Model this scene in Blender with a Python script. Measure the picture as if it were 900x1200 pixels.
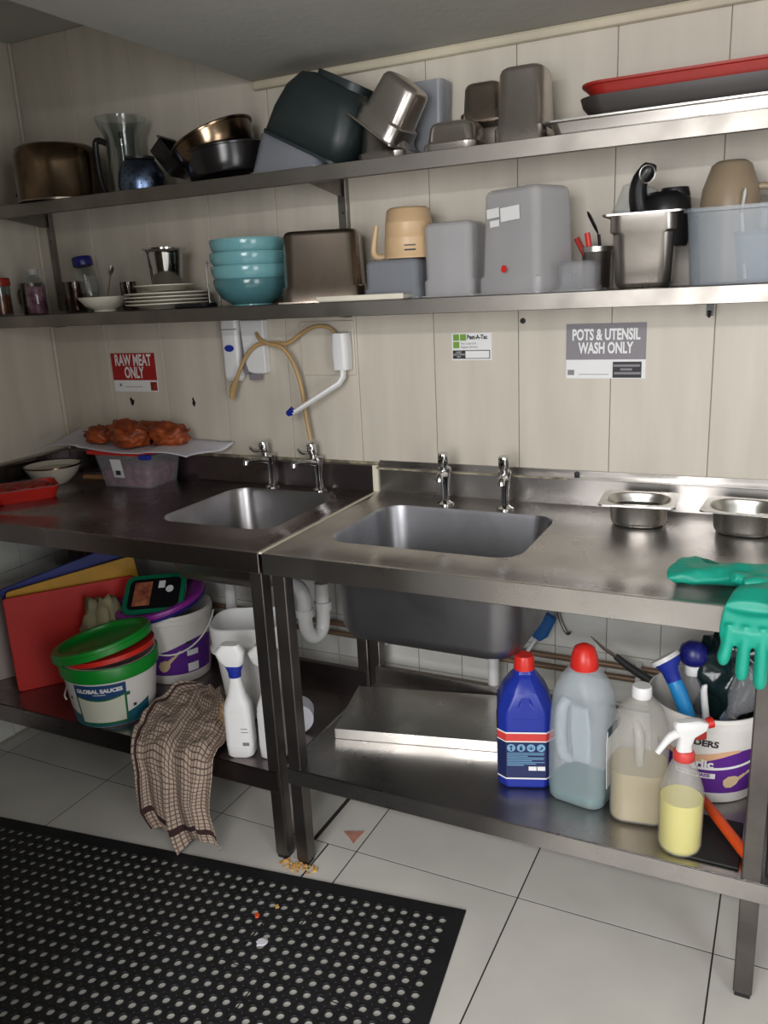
import bpy, bmesh, math, random
from mathutils import Vector, Matrix, Euler, noise
random.seed(7)
PI = math.pi
C = bpy.context.scene.collection
SC = bpy.context.scene
for o in list(bpy.data.objects): bpy.data.objects.remove(o)

# ------------------------------------------------------------------ camera
cam = bpy.data.cameras.new('camera'); camo = bpy.data.objects.new('camera', cam); C.objects.link(camo)
cam.sensor_fit = 'VERTICAL'; cam.sensor_height = 36; cam.lens = 966.54/1200*36; cam.clip_start = .02
_r = Vector((0.89701514, 0.43929472, -0.04882603)); _u = Vector((-0.07307708, 0.25634433, 0.96381914)); _f = Vector((-0.43591693, 0.8609923, -0.26204712))
mw = Matrix.Identity(4)
for i in range(3): mw[i][0] = _r[i]; mw[i][1] = _u[i]; mw[i][2] = -_f[i]
mw.translation = Vector((1.14687, -2.24696, 1.51409)); camo.matrix_world = mw
SC.camera = camo
# ------------------------------------------------------------------ world, lights, exposure
w = bpy.data.worlds.new('world'); SC.world = w; w.use_nodes = True
w.node_tree.nodes['Background'].inputs[0].default_value = (.75, .8, .9, 1); w.node_tree.nodes['Background'].inputs[1].default_value = .15
SC.view_settings.view_transform = 'Standard'; SC.view_settings.look = 'None'; SC.view_settings.gamma = 1
SC.view_settings.use_curve_mapping = False; SC.view_settings.exposure = -0.16
def area(name, loc, rot, sx, sy, power, col):
    l = bpy.data.lights.new(name, 'AREA'); l.shape = 'RECTANGLE'; l.size = sx; l.size_y = sy; l.energy = power; l.color = col
    o = bpy.data.objects.new(name, l); C.objects.link(o); o.location = loc; o.rotation_euler = rot; return o
area('tube_light', (.8, -2.9, 2.06), (math.radians(20), 0, 0), 1.2, .12, 30, (1, .98, .95))
area('window_light', (.9, -3.9, 1.5), (math.radians(88), 0, math.radians(4)), 1.5, 1.1, 62, (.98, .98, 1))
area('doorway_light', (2.75, -2.6, 1.25), (math.radians(88), 0, math.radians(48)), .9, 1.9, 32, (.95, .97, 1))

# ------------------------------------------------------------------ materials
def lin(c):
    c = c/255; return c/12.92 if c <= .04045 else ((c+.055)/1.055)**2.4
def L(rgb): return (lin(rgb[0]), lin(rgb[1]), lin(rgb[2]), 1)
def M(name, rgb, rough=.5, metal=0, var=.08, vs=6, stretch=(1, 1, 1), bump=0, bs=80, alpha=1, spec=.5, rgb2=None, cover=.5, rvar=0, coat=0, sss=0, aniso=0):
    m = bpy.data.materials.new(name); m.use_nodes = True; nt = m.node_tree; N = nt.nodes; K = nt.links
    P = N['Principled BSDF']; out = N['Material Output']
    P.inputs['Roughness'].default_value = rough; P.inputs['Metallic'].default_value = metal
    P.inputs['Specular IOR Level'].default_value = spec; P.inputs['Coat Weight'].default_value = coat
    P.inputs['Subsurface Weight'].default_value = sss; P.inputs['Subsurface Scale'].default_value = .02
    P.inputs['Anisotropic'].default_value = aniso
    tc = N.new('ShaderNodeTexCoord'); mp = N.new('ShaderNodeMapping'); mp.inputs['Scale'].default_value = stretch
    K.new(tc.outputs['Object'], mp.inputs[0])
    nz = N.new('ShaderNodeTexNoise'); nz.inputs['Scale'].default_value = vs; nz.inputs['Detail'].default_value = 6
    K.new(mp.outputs[0], nz.inputs['Vector'])
    cr = N.new('ShaderNodeValToRGB'); K.new(nz.outputs[0], cr.inputs[0])
    a = L(rgb); b = L(rgb2) if rgb2 else tuple(x*(1-var*2) for x in a[:3])+(1,)
    cr.color_ramp.elements[0].position = cover-.14; cr.color_ramp.elements[0].color = b
    cr.color_ramp.elements[1].position = cover+.14; cr.color_ramp.elements[1].color = a
    K.new(cr.outputs[0], P.inputs['Base Color'])
    if rvar:
        mr = N.new('ShaderNodeMapRange'); K.new(nz.outputs[0], mr.inputs[0]); mr.inputs[1].default_value = .3; mr.inputs[2].default_value = .7
        mr.inputs[3].default_value = rough+rvar; mr.inputs[4].default_value = max(.03, rough-rvar); K.new(mr.outputs[0], P.inputs['Roughness'])
    if bump:
        n2 = N.new('ShaderNodeTexNoise'); n2.inputs['Scale'].default_value = bs; n2.inputs['Detail'].default_value = 4; K.new(mp.outputs[0], n2.inputs['Vector'])
        bp = N.new('ShaderNodeBump'); bp.inputs['Strength'].default_value = bump; bp.inputs['Distance'].default_value = .004
        K.new(n2.outputs[0], bp.inputs['Height']); K.new(bp.outputs[0], P.inputs['Normal'])
    if alpha < 1:
        t = N.new('ShaderNodeBsdfTransparent'); mx = N.new('ShaderNodeMixShader'); mx.inputs[0].default_value = alpha
        K.new(t.outputs[0], mx.inputs[1]); K.new(P.outputs[0], mx.inputs[2]); K.new(mx.outputs[0], out.inputs[0])
    return m
def GLASS(name, tint=(235, 240, 240), rough=.05, base=.06, edge=.6):
    m = bpy.data.materials.new(name); m.use_nodes = True; nt = m.node_tree; N = nt.nodes; K = nt.links
    N.remove(N['Principled BSDF']); t = N.new('ShaderNodeBsdfTransparent'); t.inputs[0].default_value = L(tint)
    g = N.new('ShaderNodeBsdfGlossy'); g.inputs[1].default_value = rough; lw = N.new('ShaderNodeLayerWeight'); lw.inputs[0].default_value = .35
    mr = N.new('ShaderNodeMapRange'); mr.inputs[3].default_value = base; mr.inputs[4].default_value = edge; K.new(lw.outputs['Facing'], mr.inputs[0])
    mx = N.new('ShaderNodeMixShader'); K.new(mr.outputs[0], mx.inputs[0]); K.new(t.outputs[0], mx.inputs[1]); K.new(g.outputs[0], mx.inputs[2])
    K.new(mx.outputs[0], N['Material Output'].inputs[0]); return m
m_wall = M('wall_panel', (209, 201, 187), .45, var=.06, vs=3, stretch=(4, 4, .5), bump=.05, bs=30)
m_rear = M('rear_wall_paint', (170, 166, 156), .7)
m_wallb = M('wall_base', (175, 165, 148), .8)
m_ltile = M('white_wall_tile', (214, 214, 208), .25, var=.05, vs=4)
m_grout = M('grout', (70, 64, 56), .9)
m_fgrout = M('floor_grout', (52, 48, 44), .95)
m_ftile = M('floor_tile', (212, 209, 203), .38, var=.07, vs=3, rvar=.06)
m_ceil = M('ceiling_paint', (178, 177, 170), .9, var=.05, vs=3, bump=.25, bs=40)
m_trim = M('cove_trim', (205, 195, 172), .5)
m_steel = M('worktop_steel', (186, 182, 179), .31, 1, var=.12, vs=4, rvar=.09)
m_bowl = M('deep_bowl_steel', (160, 160, 164), .4, 1, var=.2, vs=5, rvar=.08)
m_bowl2 = M('bowl_steel', (168, 166, 168), .34, 1, var=.15, vs=5, rvar=.08)
m_steelL = M('dark_worktop_steel', (150, 140, 140), .3, 1, var=.14, vs=4, rvar=.08)  # darker, browner steel for the left table
m_shelf = M('shelf_steel', (158, 153, 147), .42, 1, var=.12, vs=7, rvar=.08)
m_bright = M('bright_steel', (220, 218, 214), .3, 1, var=.08, vs=8, rvar=.06)
m_pan = M('brushed_pan_steel', (204, 198, 192), .32, 1, var=.1, vs=9, rvar=.06)
m_pan2 = M('tarnished_steel', (168, 154, 142), .3, 1, var=.15, vs=7, rvar=.08)
m_burnt = M('burnt_steel', (150, 128, 104), .22, 1, vs=5, rgb2=(58, 46, 42), cover=.52, rvar=.05)
m_leg = M('leg_steel', (122, 117, 114), .42, 1, var=.15, vs=9)
m_chrome = M('chrome', (205, 205, 205), .1, 1, var=.03)
m_black = M('black_plastic', (24, 24, 26), .35)
m_blackm = M('black_enamel', (30, 28, 28), .22)
m_rubber = M('black_rubber', (26, 26, 29), .62, var=.2, vs=9, bump=.1)
m_red = M('red_plastic', (214, 44, 34), .35)
m_dred = M('dark_red_tray', (158, 38, 30), .4)
m_dtray = M('dark_tray', (52, 46, 44), .45)
m_white = M('white_plastic', (232, 232, 232), .35, var=.03)
m_cream = M('cream_plastic', (222, 216, 200), .4)
m_blue = M('blue_plastic', (32, 52, 158), .32, var=.04)
m_dblue = M('dark_blue_plastic', (26, 30, 110), .35)
m_sky = M('sky_blue_plastic', (40, 150, 222), .35)
m_navy = M('navy_label', (34, 44, 92), .45)
m_lred = M('label_red', (222, 70, 66), .45)
m_lwhite = M('label_white', (235, 235, 235), .5, var=.02)
m_lblue = M('label_pale_blue', (130, 180, 215), .5)
m_green = M('green_lid', (18, 140, 44), .35, var=.05)
m_dgreen = M('green_band', (30, 105, 62), .45)
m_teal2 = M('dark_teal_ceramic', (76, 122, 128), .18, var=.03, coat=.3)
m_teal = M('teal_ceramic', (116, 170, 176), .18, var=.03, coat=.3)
m_glove = M('green_rubber_glove', (20, 160, 136), .45, var=.06, bump=.06, bs=60)
m_purple = M('purple_lid', (140, 40, 150), .35)
m_purp = M('purple_label', (96, 44, 142), .45)
m_frost = M('frosted_plastic', (206, 205, 207), .22, alpha=.42, var=.04, vs=5)
m_frost2 = M('smoky_frosted_plastic', (150, 154, 162), .25, alpha=.6, var=.05)
m_frostb = M('bluish_frosted_plastic', (150, 160, 170), .22, alpha=.36, var=.06)
m_film = M('clear_film', (200, 205, 205), .2, alpha=.3)
m_clear = M('clear_plastic', (200, 200, 205), .15, alpha=.18)
m_glass = GLASS('glass')
m_smoke = GLASS('smoky_glass', (196, 184, 180), base=.06)
m_hdpe = M('translucent_bottle', (210, 222, 230), .3, alpha=.33, var=.03)
m_hdpe2 = M('cloudy_bottle', (214, 212, 206), .3, alpha=.32, var=.03)
m_liqg = M('teal_liquid', (18, 100, 92), .25, var=.02)
m_liqb = M('beige_liquid', (176, 158, 108), .25, var=.02)
m_liqy = M('yellow_liquid', (236, 226, 96), .25, var=.02)
m_beige = M('beige_plastic', (208, 176, 136), .4, var=.05)
m_beige2 = M('smoky_beige_plastic', (170, 150, 124), .35, alpha=.8)
m_tub = M('dark_green_tub', (34, 44, 45), .45, var=.12)
m_bag = M('green_black_film', (26, 44, 44), .18, var=.2, bump=.5, bs=14)
m_paper = M('white_paper', (218, 216, 226), .8, var=.02)
m_bhaji = M('fried_batter', (164, 76, 32), .5, rgb2=(96, 38, 16), vs=28, cover=.45, bump=.7, bs=60)
m_mince = M('red_mince', (176, 44, 30), .4, rgb2=(120, 24, 18), vs=60, bump=.8, bs=90)
m_meat = M('purple_onion_pieces', (158, 104, 128), .5, rgb2=(96, 48, 70), vs=40, bump=.5, bs=60)
m_tubblue = M('pale_blue_tub', (110, 140, 165), .3, alpha=.7)
m_hose = M('tan_rubber_hose', (196, 162, 112), .45, var=.1, alpha=.93)
m_signg = M('sign_grey', (132, 128, 134), .5, var=.02)
m_signr = M('sign_red', (166, 22, 22), .45, var=.04)
m_lime = M('sign_green', (120, 165, 60), .5)
m_dark = M('dark_print', (48, 48, 52), .6)
m_hole = M('dark_hole', (18, 14, 12), .9)
m_pipe = M('brown_copper_pipe', (132, 108, 88), .45, .3)
m_wpipe = M('white_pipe', (214, 214, 214), .35)
m_yboard = M('yellow_board', (214, 158, 30), .5)
m_bboard = M('blue_board', (22, 40, 130), .5)
m_rboard = M('red_board', (206, 34, 24), .5, var=.05)
m_wboard = M('white_board', (196, 178, 172), .55)
m_khaki = M('khaki_cloth', (158, 150, 118), .85, bump=.3)
m_orange = M('orange_handle', (226, 84, 34), .4)
m_sealant = M('white_sealant', (222, 216, 196), .6)
m_seal2 = M('grubby_sealant', (170, 160, 136), .7, rgb2=(90, 84, 70), vs=30)
m_wood = M('wooden_handle', (176, 128, 88), .5)
m_crumb = M('food_crumbs', (214, 170, 96), .8, rgb2=(160, 110, 60), vs=60)
m_ham = M('pink_scrap', (196, 140, 122), .6, var=.15, vs=30)
m_wblk = M('glossy_label_black', (24, 24, 28), .25)
m_food = M('label_food_print', (196, 120, 88), .4, rgb2=(120, 60, 44), vs=30)
m_foil = M('crumpled_foil', (190, 190, 194), .3, 1, bump=.6, bs=30)
m_blueo = M('blue_steel', (120, 140, 175), .3, 1, var=.2, vs=30)

# ------------------------------------------------------------------ geometry
class G:
    def __init__(s): s.v = []; s.f = []; s.uv = None
    def add(s, v, f, T=None):
        n = len(s.v); s.v += [tuple(T @ Vector(p)) if T else tuple(p) for p in v]; s.f += [tuple(i+n for i in q) for q in f]; return s
    def box(s, x0, x1, y0, y1, z0, z1, T=None):
        v = [(x, y, z) for x in (x0, x1) for y in (y0, y1) for z in (z0, z1)]
        return s.add(v, [(0, 1, 3, 2), (4, 6, 7, 5), (0, 4, 5, 1), (2, 3, 7, 6), (0, 2, 6, 4), (1, 5, 7, 3)], T)
    def loft(s, loops, c0=True, c1=True, T=None):
        n = len(loops[0]); v = [p for l in loops for p in l]; f = []
        for i in range(len(loops)-1):
            for j in range(n):
                k = (j+1) % n; f.append((i*n+j, i*n+k, (i+1)*n+k, (i+1)*n+j))
        if c0: f.append(tuple(reversed(range(n))))
        if c1: f.append(tuple(range((len(loops)-1)*n, len(loops)*n)))
        return s.add(v, f, T)
    def lathe(s, prof, n=32, T=None, c0=True, c1=True):
        return s.loft([[(r*math.cos(2*PI*j/n), r*math.sin(2*PI*j/n), z) for j in range(n)] for r, z in prof], c0 and prof[0][0] > 0, c1, T)
    def tube(s, pts, r, n=10, T=None, flat=1, sub=0):
        pts = [Vector(p) for p in pts]; rs = list(r) if hasattr(r, '__len__') else [r]*len(pts)
        if sub:
            q = []; qr = []
            for i in range(len(pts)-1):
                p0 = pts[max(i-1, 0)]; p1 = pts[i]; p2 = pts[i+1]; p3 = pts[min(i+2, len(pts)-1)]
                for k in range(sub):
                    t = k/sub; q.append(.5*((2*p1)+(p2-p0)*t+(2*p0-5*p1+4*p2-p3)*t*t+(3*p1-p0-3*p2+p3)*t**3)); qr.append(rs[i]*(1-t)+rs[i+1]*t)
            q.append(pts[-1]); qr.append(rs[-1]); pts, rs = q, qr
        loops = []; up = None
        for i, p in enumerate(pts):
            d = (pts[min(i+1, len(pts)-1)]-pts[max(i-1, 0)]).normalized()
            if up is None: up = Vector((0, 0, 1)) if abs(d.z) < .9 else Vector((1, 0, 0))
            a = d.cross(up).normalized(); b = a.cross(d).normalized(); up = b
            loops.append([tuple(p+a*rs[i]*math.cos(2*PI*j/n)+b*rs[i]*flat*math.sin(2*PI*j/n)) for j in range(n)])
        return s.loft(loops, T=T)
    def grid(s, fn, nu, nv, T=None, uv=None):
        v = [fn(i/nu, j/nv) for j in range(nv+1) for i in range(nu+1)]
        f = [(j*(nu+1)+i, j*(nu+1)+i+1, (j+1)*(nu+1)+i+1, (j+1)*(nu+1)+i) for j in range(nv) for i in range(nu)]
        return s.add(v, f, T)
def rr(w, d, r, z, n=5, cx=0, cy=0):
    r = min(r, w/2-1e-4, d/2-1e-4); o = []
    for k, (sx, sy) in enumerate(((1, 1), (-1, 1), (-1, -1), (1, -1))):
        for i in range(n+1):
            a = k*PI/2+i/n*PI/2; o.append((cx+sx*(w/2-r)+r*math.cos(a), cy+sy*(d/2-r)+r*math.sin(a), z))
    return o
def obj(name, g, mat, parent=None, smooth=.7, bevel=0, bseg=2, solid=0, remesh=0, sub=0):
    me = bpy.data.meshes.new(name); me.from_pydata(g.v, [], g.f)
    bm = bmesh.new(); bm.from_mesh(me); bmesh.ops.recalc_face_normals(bm, faces=bm.faces); bm.to_mesh(me); bm.free()
    me.materials.append(mat)
    if smooth:
        me.shade_smooth()
        if smooth < 3: me.set_sharp_from_angle(angle=smooth)
    o = bpy.data.objects.new(name, me); C.objects.link(o)
    if parent: o.parent = parent
    if remesh:
        r = o.modifiers.new('remesh', 'REMESH'); r.mode = 'VOXEL'; r.voxel_size = remesh; r.use_smooth_shade = True
        sm = o.modifiers.new('smooth', 'SMOOTH'); sm.factor = .6; sm.iterations = 12
    if solid: md = o.modifiers.new('solid', 'SOLIDIFY'); md.thickness = solid; md.offset = 0
    if bevel: b = o.modifiers.new('bevel', 'BEVEL'); b.width = bevel; b.segments = bseg; b.limit_method = 'ANGLE'; b.angle_limit = .7
    if sub: u = o.modifiers.new('sub', 'SUBSURF'); u.levels = sub; u.render_levels = sub
    return o
def tag(o, label=None, cat=None, group=None, kind=None):
    if label: o['label'] = label
    if cat: o['category'] = cat
    if group: o['group'] = group
    if kind: o['kind'] = kind
    return o
def thing(name, label, cat, loc=(0, 0, 0), rot=(0, 0, 0), group=None):
    o = bpy.data.objects.new(name, None); C.objects.link(o); o.empty_display_size = .05
    o.location = loc; o.rotation_euler = [math.radians(a) for a in rot]; return tag(o, label, cat, group)
def dup(root, loc, rot=None, label=None):
    r = root.copy(); C.objects.link(r); r.location = loc
    if rot: r.rotation_euler = [math.radians(a) for a in rot]
    if label: r['label'] = label
    for ch in list(root.children):
        c = ch.copy(); C.objects.link(c); c.parent = r
        for g_ in ch.children:
            d = g_.copy(); C.objects.link(d); d.parent = c
    return r
def struct(name, g, mat, bevel=0): return tag(obj(name, g, mat, bevel=bevel, smooth=0), kind='structure')
def lab(o, s): o['label'] = s; return o
def text(name, body, size, mat, T, parent, xs=1, bold=.0, align='CENTER', warp=None):
    cu = bpy.data.curves.new(name, 'FONT'); cu.body = body; cu.size = size; cu.align_x = align; cu.align_y = 'CENTER'; cu.offset = bold; cu.resolution_u = 3
    t = bpy.data.objects.new('tmp', cu); C.objects.link(t); bpy.context.view_layer.update()
    me = bpy.data.meshes.new_from_object(t); bpy.data.objects.remove(t)
    g = G(); v = [Vector((p.co.x*xs, p.co.y, 0)) for p in me.vertices]; f = [tuple(p.vertices) for p in me.polygons]
    if warp: g.add([warp(p.x, p.y) for p in v], f)
    else: g.add(v, f, T)
    return obj(name, g, mat, parent, smooth=0)
FRONT = Matrix.Rotation(PI/2, 4, 'X')      # local xy plane -> xz plane facing -y
def onwall(x, y, z): return Matrix.Translation((x, y, z)) @ FRONT

# ------------------------------------------------------------------ the room
X0, ZC, ZH = -1.32, 2.115, 2.37
wb = struct('wall_back', G().box(X0-.1, 3.2, .006, .1, -.1, 2.5), m_wallb)
seams = [.199+.2527*k for k in range(-6, 12)]; seams = [X0]+[s for s in seams if s > X0+.05]+[3.2]
for a, b in zip(seams[:-1], seams[1:]):
    top = ZH if a < -.345 else ZC
    obj('panel', G().box(a+.0008, b-.0008, 0, .006, .99, top), m_wall, wb, smooth=0, bevel=.0012, bseg=1)
tile_me = None
def wtile(parent, x, y, z, rotz=0, w=.15):
    global tile_me
    if tile_me is None or w != .15:
        o = obj('tile', G().box(-w/2+.0012, w/2-.0012, 0, .006, -.0738, .0738), m_ltile, parent, smooth=0, bevel=.0015, bseg=1)
        if w == .15: tile_me = o.data
        o.modifiers.clear() if w != .15 else None
    else:
        o = bpy.data.objects.new('tile', tile_me); C.objects.link(o); o.parent = parent
    o.location = (x, y, z); o.rotation_euler = (0, 0, rotz)
for i in range(-9, 14):
    for j in range(0, 6): wtile(wb, .185+.15*i, 0, .082+.15*j)
wl = struct('wall_left', G().box(X0-.1, X0-.006, -4.2, 0, -.1, 2.5), m_wallb)
for k in range(8):
    obj('panel', G().box(X0-.006, X0, -.5*(k+1)+.0012, -.5*k-.0012, .99, ZH), m_wall, wl, smooth=0, bevel=.0012, bseg=1)
for i in range(0, 9):
    for j in range(0, 6): wtile(wl, X0, -.075-.15*i, .082+.15*j, PI/2)
struct('wall_right', G().box(3.2, 3.3, -4.2, .1, -.1, 2.5), m_rear)
struct('wall_rear', G().box(X0-.1, 3.3, -4.3, -4.2, -.1, 2.5), m_rear)
struct('added_shade_wall', G().box(X0, .12, -1.92, -1.80, 0, ZC), M('shade_wall_paint', (120, 114, 104), .7))  # unseen wall stub, added to shade the left side of the room
struct('trim_1', G().box(X0, -.0, -.006, 0, .975, .992), m_seal2)
struct('trim_2', G().box(-.345, 3.2, -.02, 0, 2.09, ZC), m_trim, bevel=.008)
struct('trim_3', G().box(X0, X0+.012, -.012, 0, .98, ZH), m_wall, bevel=.005)
struct('ceiling', G().box(-.345, 3.3, -4.3, 0, ZC, 2.5), m_ceil)
struct('ceiling_high', G().box(X0-.1, -.345, -4.3, 0, ZH, 2.5), m_ceil)
fl = struct('floor', G().box(X0-.1, 3.3, -4.3, .1, -.1, -.0012), m_fgrout)
TW = .4646; ftm = None
for i in range(-4, 7):
    for j in range(-8, 2):
        x = .1432+TW*i; y = -.5401+TW*j
        if x < X0-.4: continue
        if i == -1 and j in (0, 1):   # cut tile beside the strip
            obj('tile', G().box(x+.002, .004-.006, y+.002, y+TW-.002, -.001, 0), m_ftile, fl, smooth=0)
            obj('tile', G().box(.004+.008, x+TW-.002, y+.002, y+TW-.002, -.001, 0), m_ftile, fl, smooth=0); continue
        if i == -1 and j == -1:
            obj('tile', G().box(x+.002, .052-.002, y+.002, y+TW-.002, -.001, 0), m_ftile, fl, smooth=0)
            obj('tile', G().box(.056, x+TW-.002, y+.002, y+TW-.002, -.001, 0), m_ftile, fl, smooth=0); continue
        if ftm is None:
            o = obj('tile', G().box(.002, TW-.002, .002, TW-.002, -.001, 0), m_ftile, fl, smooth=0); ftm = o
        else: o = ftm.copy(); C.objects.link(o); o.parent = fl
        o.location = (x, y, 0)

# ------------------------------------------------------------------ sink tables
D = .668; H = .9
def plate_loops(x0, x1, y0, y1, z, rad=.002, n=5): return rr(x1-x0, y1-y0, rad, z, n, (x0+x1)/2, (y0+y1)/2)
def sink_table(name, label, x0, x1, sx0, sx1, sy0, sy1, depth, mat, legs, splash, zsh, ysb, shelf_x, zlip):
    t = thing(name, label, 'sink', ((x0+x1)/2, -D/2, 0)); ox, oy = (x0+x1)/2, -D/2
    def P(nm, g, m, par=t, **k):
        if par is t: g.v = [(a-ox, b-oy, c) for a, b, c in g.v]
        else: g.v = [(a-ox, b-oy, c) for a, b, c in g.v]
        return obj(nm, g, m, par, **k)
    sw, sd = sx1-sx0, sy1-sy0; scx, scy = (sx0+sx1)/2, (sy0+sy1)/2
    hole = rr(sw, sd, .065, H, 8, scx, scy)
    g = G(); outer = rr(x1-x0, D-.002, .003, H+.002, 8, (x0+x1)/2, -D/2)
    out2 = rr(x1-x0-.028, D-.03, .003, H+.002, 8, (x0+x1)/2, -D/2); out3 = rr(x1-x0-.036, D-.038, .003, H, 8, (x0+x1)/2, -D/2)
    low = [(a, b, H-.053) for a, b, c in outer]; lowi = rr(x1-x0-.03, D-.03, .003, H-.053, 8, (x0+x1)/2, -D/2); lowj = [(a, b, H-.004) for a, b, c in lowi]
    hol2 = [(a, b, H-.004) for a, b, c in hole]
    g.loft([lowj, lowi, low, outer, out2, out3, hole, hol2], False, False)
    P('worktop', g, mat, smooth=.5, bevel=.0015, bseg=1)
    bw = P('bowl', G().loft([rr(sw+.016, sd+.016, .07, H-.004, 8, scx, scy), rr(sw, sd, .065, H-.001, 8, scx, scy), rr(sw-.006, sd-.006, .065, H-.012, 8, scx, scy),
        rr(sw-.02, sd-.02, .07, H-depth+.04, 8, scx, scy), rr(sw-.04, sd-.04, .07, H-depth+.012, 8, scx, scy), rr(sw-.09, sd-.09, .06, H-depth, 8, scx, scy), rr(.06, .06, .029, H-depth-.004, 8, scx, scy)], False, True), m_bowl if depth > .2 else m_bowl2, smooth=.9, solid=.002)
    P('waste', G().lathe([(.035, 0), (.035, .004), (.022, .004), (.02, .001)], 20, Matrix.Translation((scx, scy, H-depth-.002))), m_chrome, bw)
    # splashback
    P('splashback', G().box(x0, x1, -.016, -.002, H, H+splash).box(x0, x1, -.012, -.001, H+splash-.004, H+splash), mat, bevel=.004, smooth=0)
    for lx, ly in legs:
        lg = P('leg', G().box(lx-.019, lx+.019, ly-.019, ly+.019, .012, H-.04), m_leg, bevel=.003, smooth=0)
        P('foot', G().box(lx-.016, lx+.016, ly-.016, ly+.016, 0, .013), m_black, lg, smooth=0, bevel=.002)
    # undershelf with turned down front lip and upstand
    a, b = shelf_x
    P('undershelf', G().box(a, b, -D+.018, ysb, zsh-.004, zsh).box(a, b, -D+.018, -D+.021, zlip, zsh).box(a, b, ysb-.002, ysb, zsh-.03, zsh+.052).box(a, b, ysb, ysb+.02, zsh+.049, zsh+.052), mat, bevel=.0015, smooth=0)
    return t, P
tl, PL = sink_table('sink_table', 'darker steel sink table on the left under the raw meat sign', X0+.012, -.006, -.49, -.095, -.49, -.075, .19, m_steelL,
    [(-.034, -D+.04), (-1.26, -D+.04), (-.034, -.10), (-1.26, -.10)], .083, .275, -.12, (X0+.015, -.02), .213)
PL('side_splashback', G().box(X0+.001, X0+.013, -D, -.017, H, H+.083), m_steelL, bevel=.002, smooth=0)
tr, PR = sink_table('sink_table', 'brighter steel sink table on the right with a deep bowl and long worktop', .004, 1.36, .095, .605, -.52, -.145, .28, m_steel,
    [(.034, -D+.04), (1.14, -D+.04), (.004, -.09), (1.14, -.09)], .077, .3, -.122, (.012, 1.34), .252)
PR('splash_ledge', G().box(.004, 1.36, -.03, -.001, H+.077, H+.082).box(.004, 1.36, -.004, -.001, H+.08, H+.098), m_steel, bevel=.002, smooth=0)
lab(PR('sealant', G().box(-.006, .004, -D+.004, -.02, H-.002, H+.0035).box(-.012, .006, -.024, -.015, H, H+.085), m_sealant, smooth=0, bevel=.001), 'white bead of sealant closing the joint to the left table')
lab(PR('sealant', G().box(.01, .6, -.034, -.03, H+.076, H+.081), m_seal2, smooth=0), 'thin grubby line of sealant along the splash ledge')
PR('drain_pipe', G().tube([(.40, -.1, .62), (.40, -.1, .33)], .017, 14), m_wpipe)
PR('drain_pipe', G().tube([(.35, -.33, .615), (.35, -.33, .59), (.38, -.2, .56), (.40, -.1, .56)], .016, 12, sub=4), m_wpipe)
PL('waste_trap', G().tube([(-.29, -.28, .70), (-.22, -.28, .675), (-.15, -.29, .665), (-.122, -.30, .64), (-.122, -.30, .55), (-.117, -.285, .508), (-.110, -.258, .50), (-.103, -.232, .53), (-.10, -.228, .66)], .022, 16, sub=5)
    .tube([(-.122, -.30, .60), (-.122, -.30, .575)], .027, 16).tube([(-.10, -.228, .60), (-.10, -.228, .575)], .027, 16), m_wpipe)

PL('drain_pipe', G().tube([(-.29, -.28, .70), (-.36, -.28, .66), (-.43, -.25, .64), (-.435, -.24, .45)], .018, 14, sub=3), m_wpipe)
def tap(label, x, y, rz):
    t = thing('tap', label, 'tap', (x, y, H), (0, 0, rz), 'pillar taps behind the sinks')
    obj('column', G().lathe([(.0, 0), (.024, 0), (.024, .004), (.016, .007), (.011, .012), (.0105, .05), (.0135, .075), (.018, .1), (.018, .108), (.012, .112)], 20), m_chrome, t)
    obj('spout', G().tube([(0, 0, .088), (0, -.03, .096), (0, -.07, .101), (0, -.085, .099), (0, -.088, .088)], [.013, .012, .0095, .01, .0105], 14, sub=4), m_chrome, t)
    obj('headwork', G().lathe([(.0, .108), (.012, .108), (.011, .12), (.015, .124), (.016, .15), (.014, .156), (.0, .156)], 18, Matrix.Rotation(math.radians(8), 4, 'X')), m_chrome, t)
    lv = obj('lever', G().tube([(0, -.01, .135), (0, -.035, .127), (0, -.055, .130), (0, -.068, .142)], [.008, .006, .008, .007], 12, sub=4, flat=.8), m_chrome, t)
    return t
tap('chrome lever tap left of the hose over the left sink', -.375, -.045, -28)
tap('chrome lever tap of the left sink standing under the hanging hose', -.194, -.045, -28)
tap('chrome tap at the left back of the right hand sink', .262, -.1, 12)
tap('chrome tap at the right back of the right hand sink', .443, -.105, 12)

# ------------------------------------------------------------------ wall shelves
def wall_shelf(label, z, x0, x1, dep, posts):
    t = thing('wall_shelf', label, 'shelf', ((x0+x1)/2, 0, z)); ox = (x0+x1)/2
    obj('shelf_plate', G().box(x0-ox, x1-ox, -dep, -.001, -.002, 0).box(x0-ox, x1-ox, -dep, -dep+.002, -.038, 0).box(x0-ox, x1-ox, -dep, -dep+.012, -.038, -.036), m_shelf, t, smooth=0, bevel=.0012, bseg=1)
    for px in posts:
        b = obj('bracket', G().add([(px-ox+s, y, zz) for s in (-.002, .002) for y, zz in ((-.003, -.003), (-dep+.01, -.003), (-dep+.01, -.02), (-.04, -.05), (-.003, -.05))],
            [(0, 1, 2, 3, 4), (9, 8, 7, 6, 5)]+[(i, i+5, (i+1) % 5+5, (i+1) % 5) for i in range(5)]), m_shelf, t, smooth=0)
    return t
SU = wall_shelf('long upper steel wall shelf crowded with pots and trays', 1.824, X0+.005, 1.75, .278, (-.065, -1.245, 1.2))
SLo = wall_shelf('long lower steel wall shelf with crockery and plastic boxes', 1.4835, X0+.005, 1.75, .278, (-.065, -1.245, 1.2))
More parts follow.
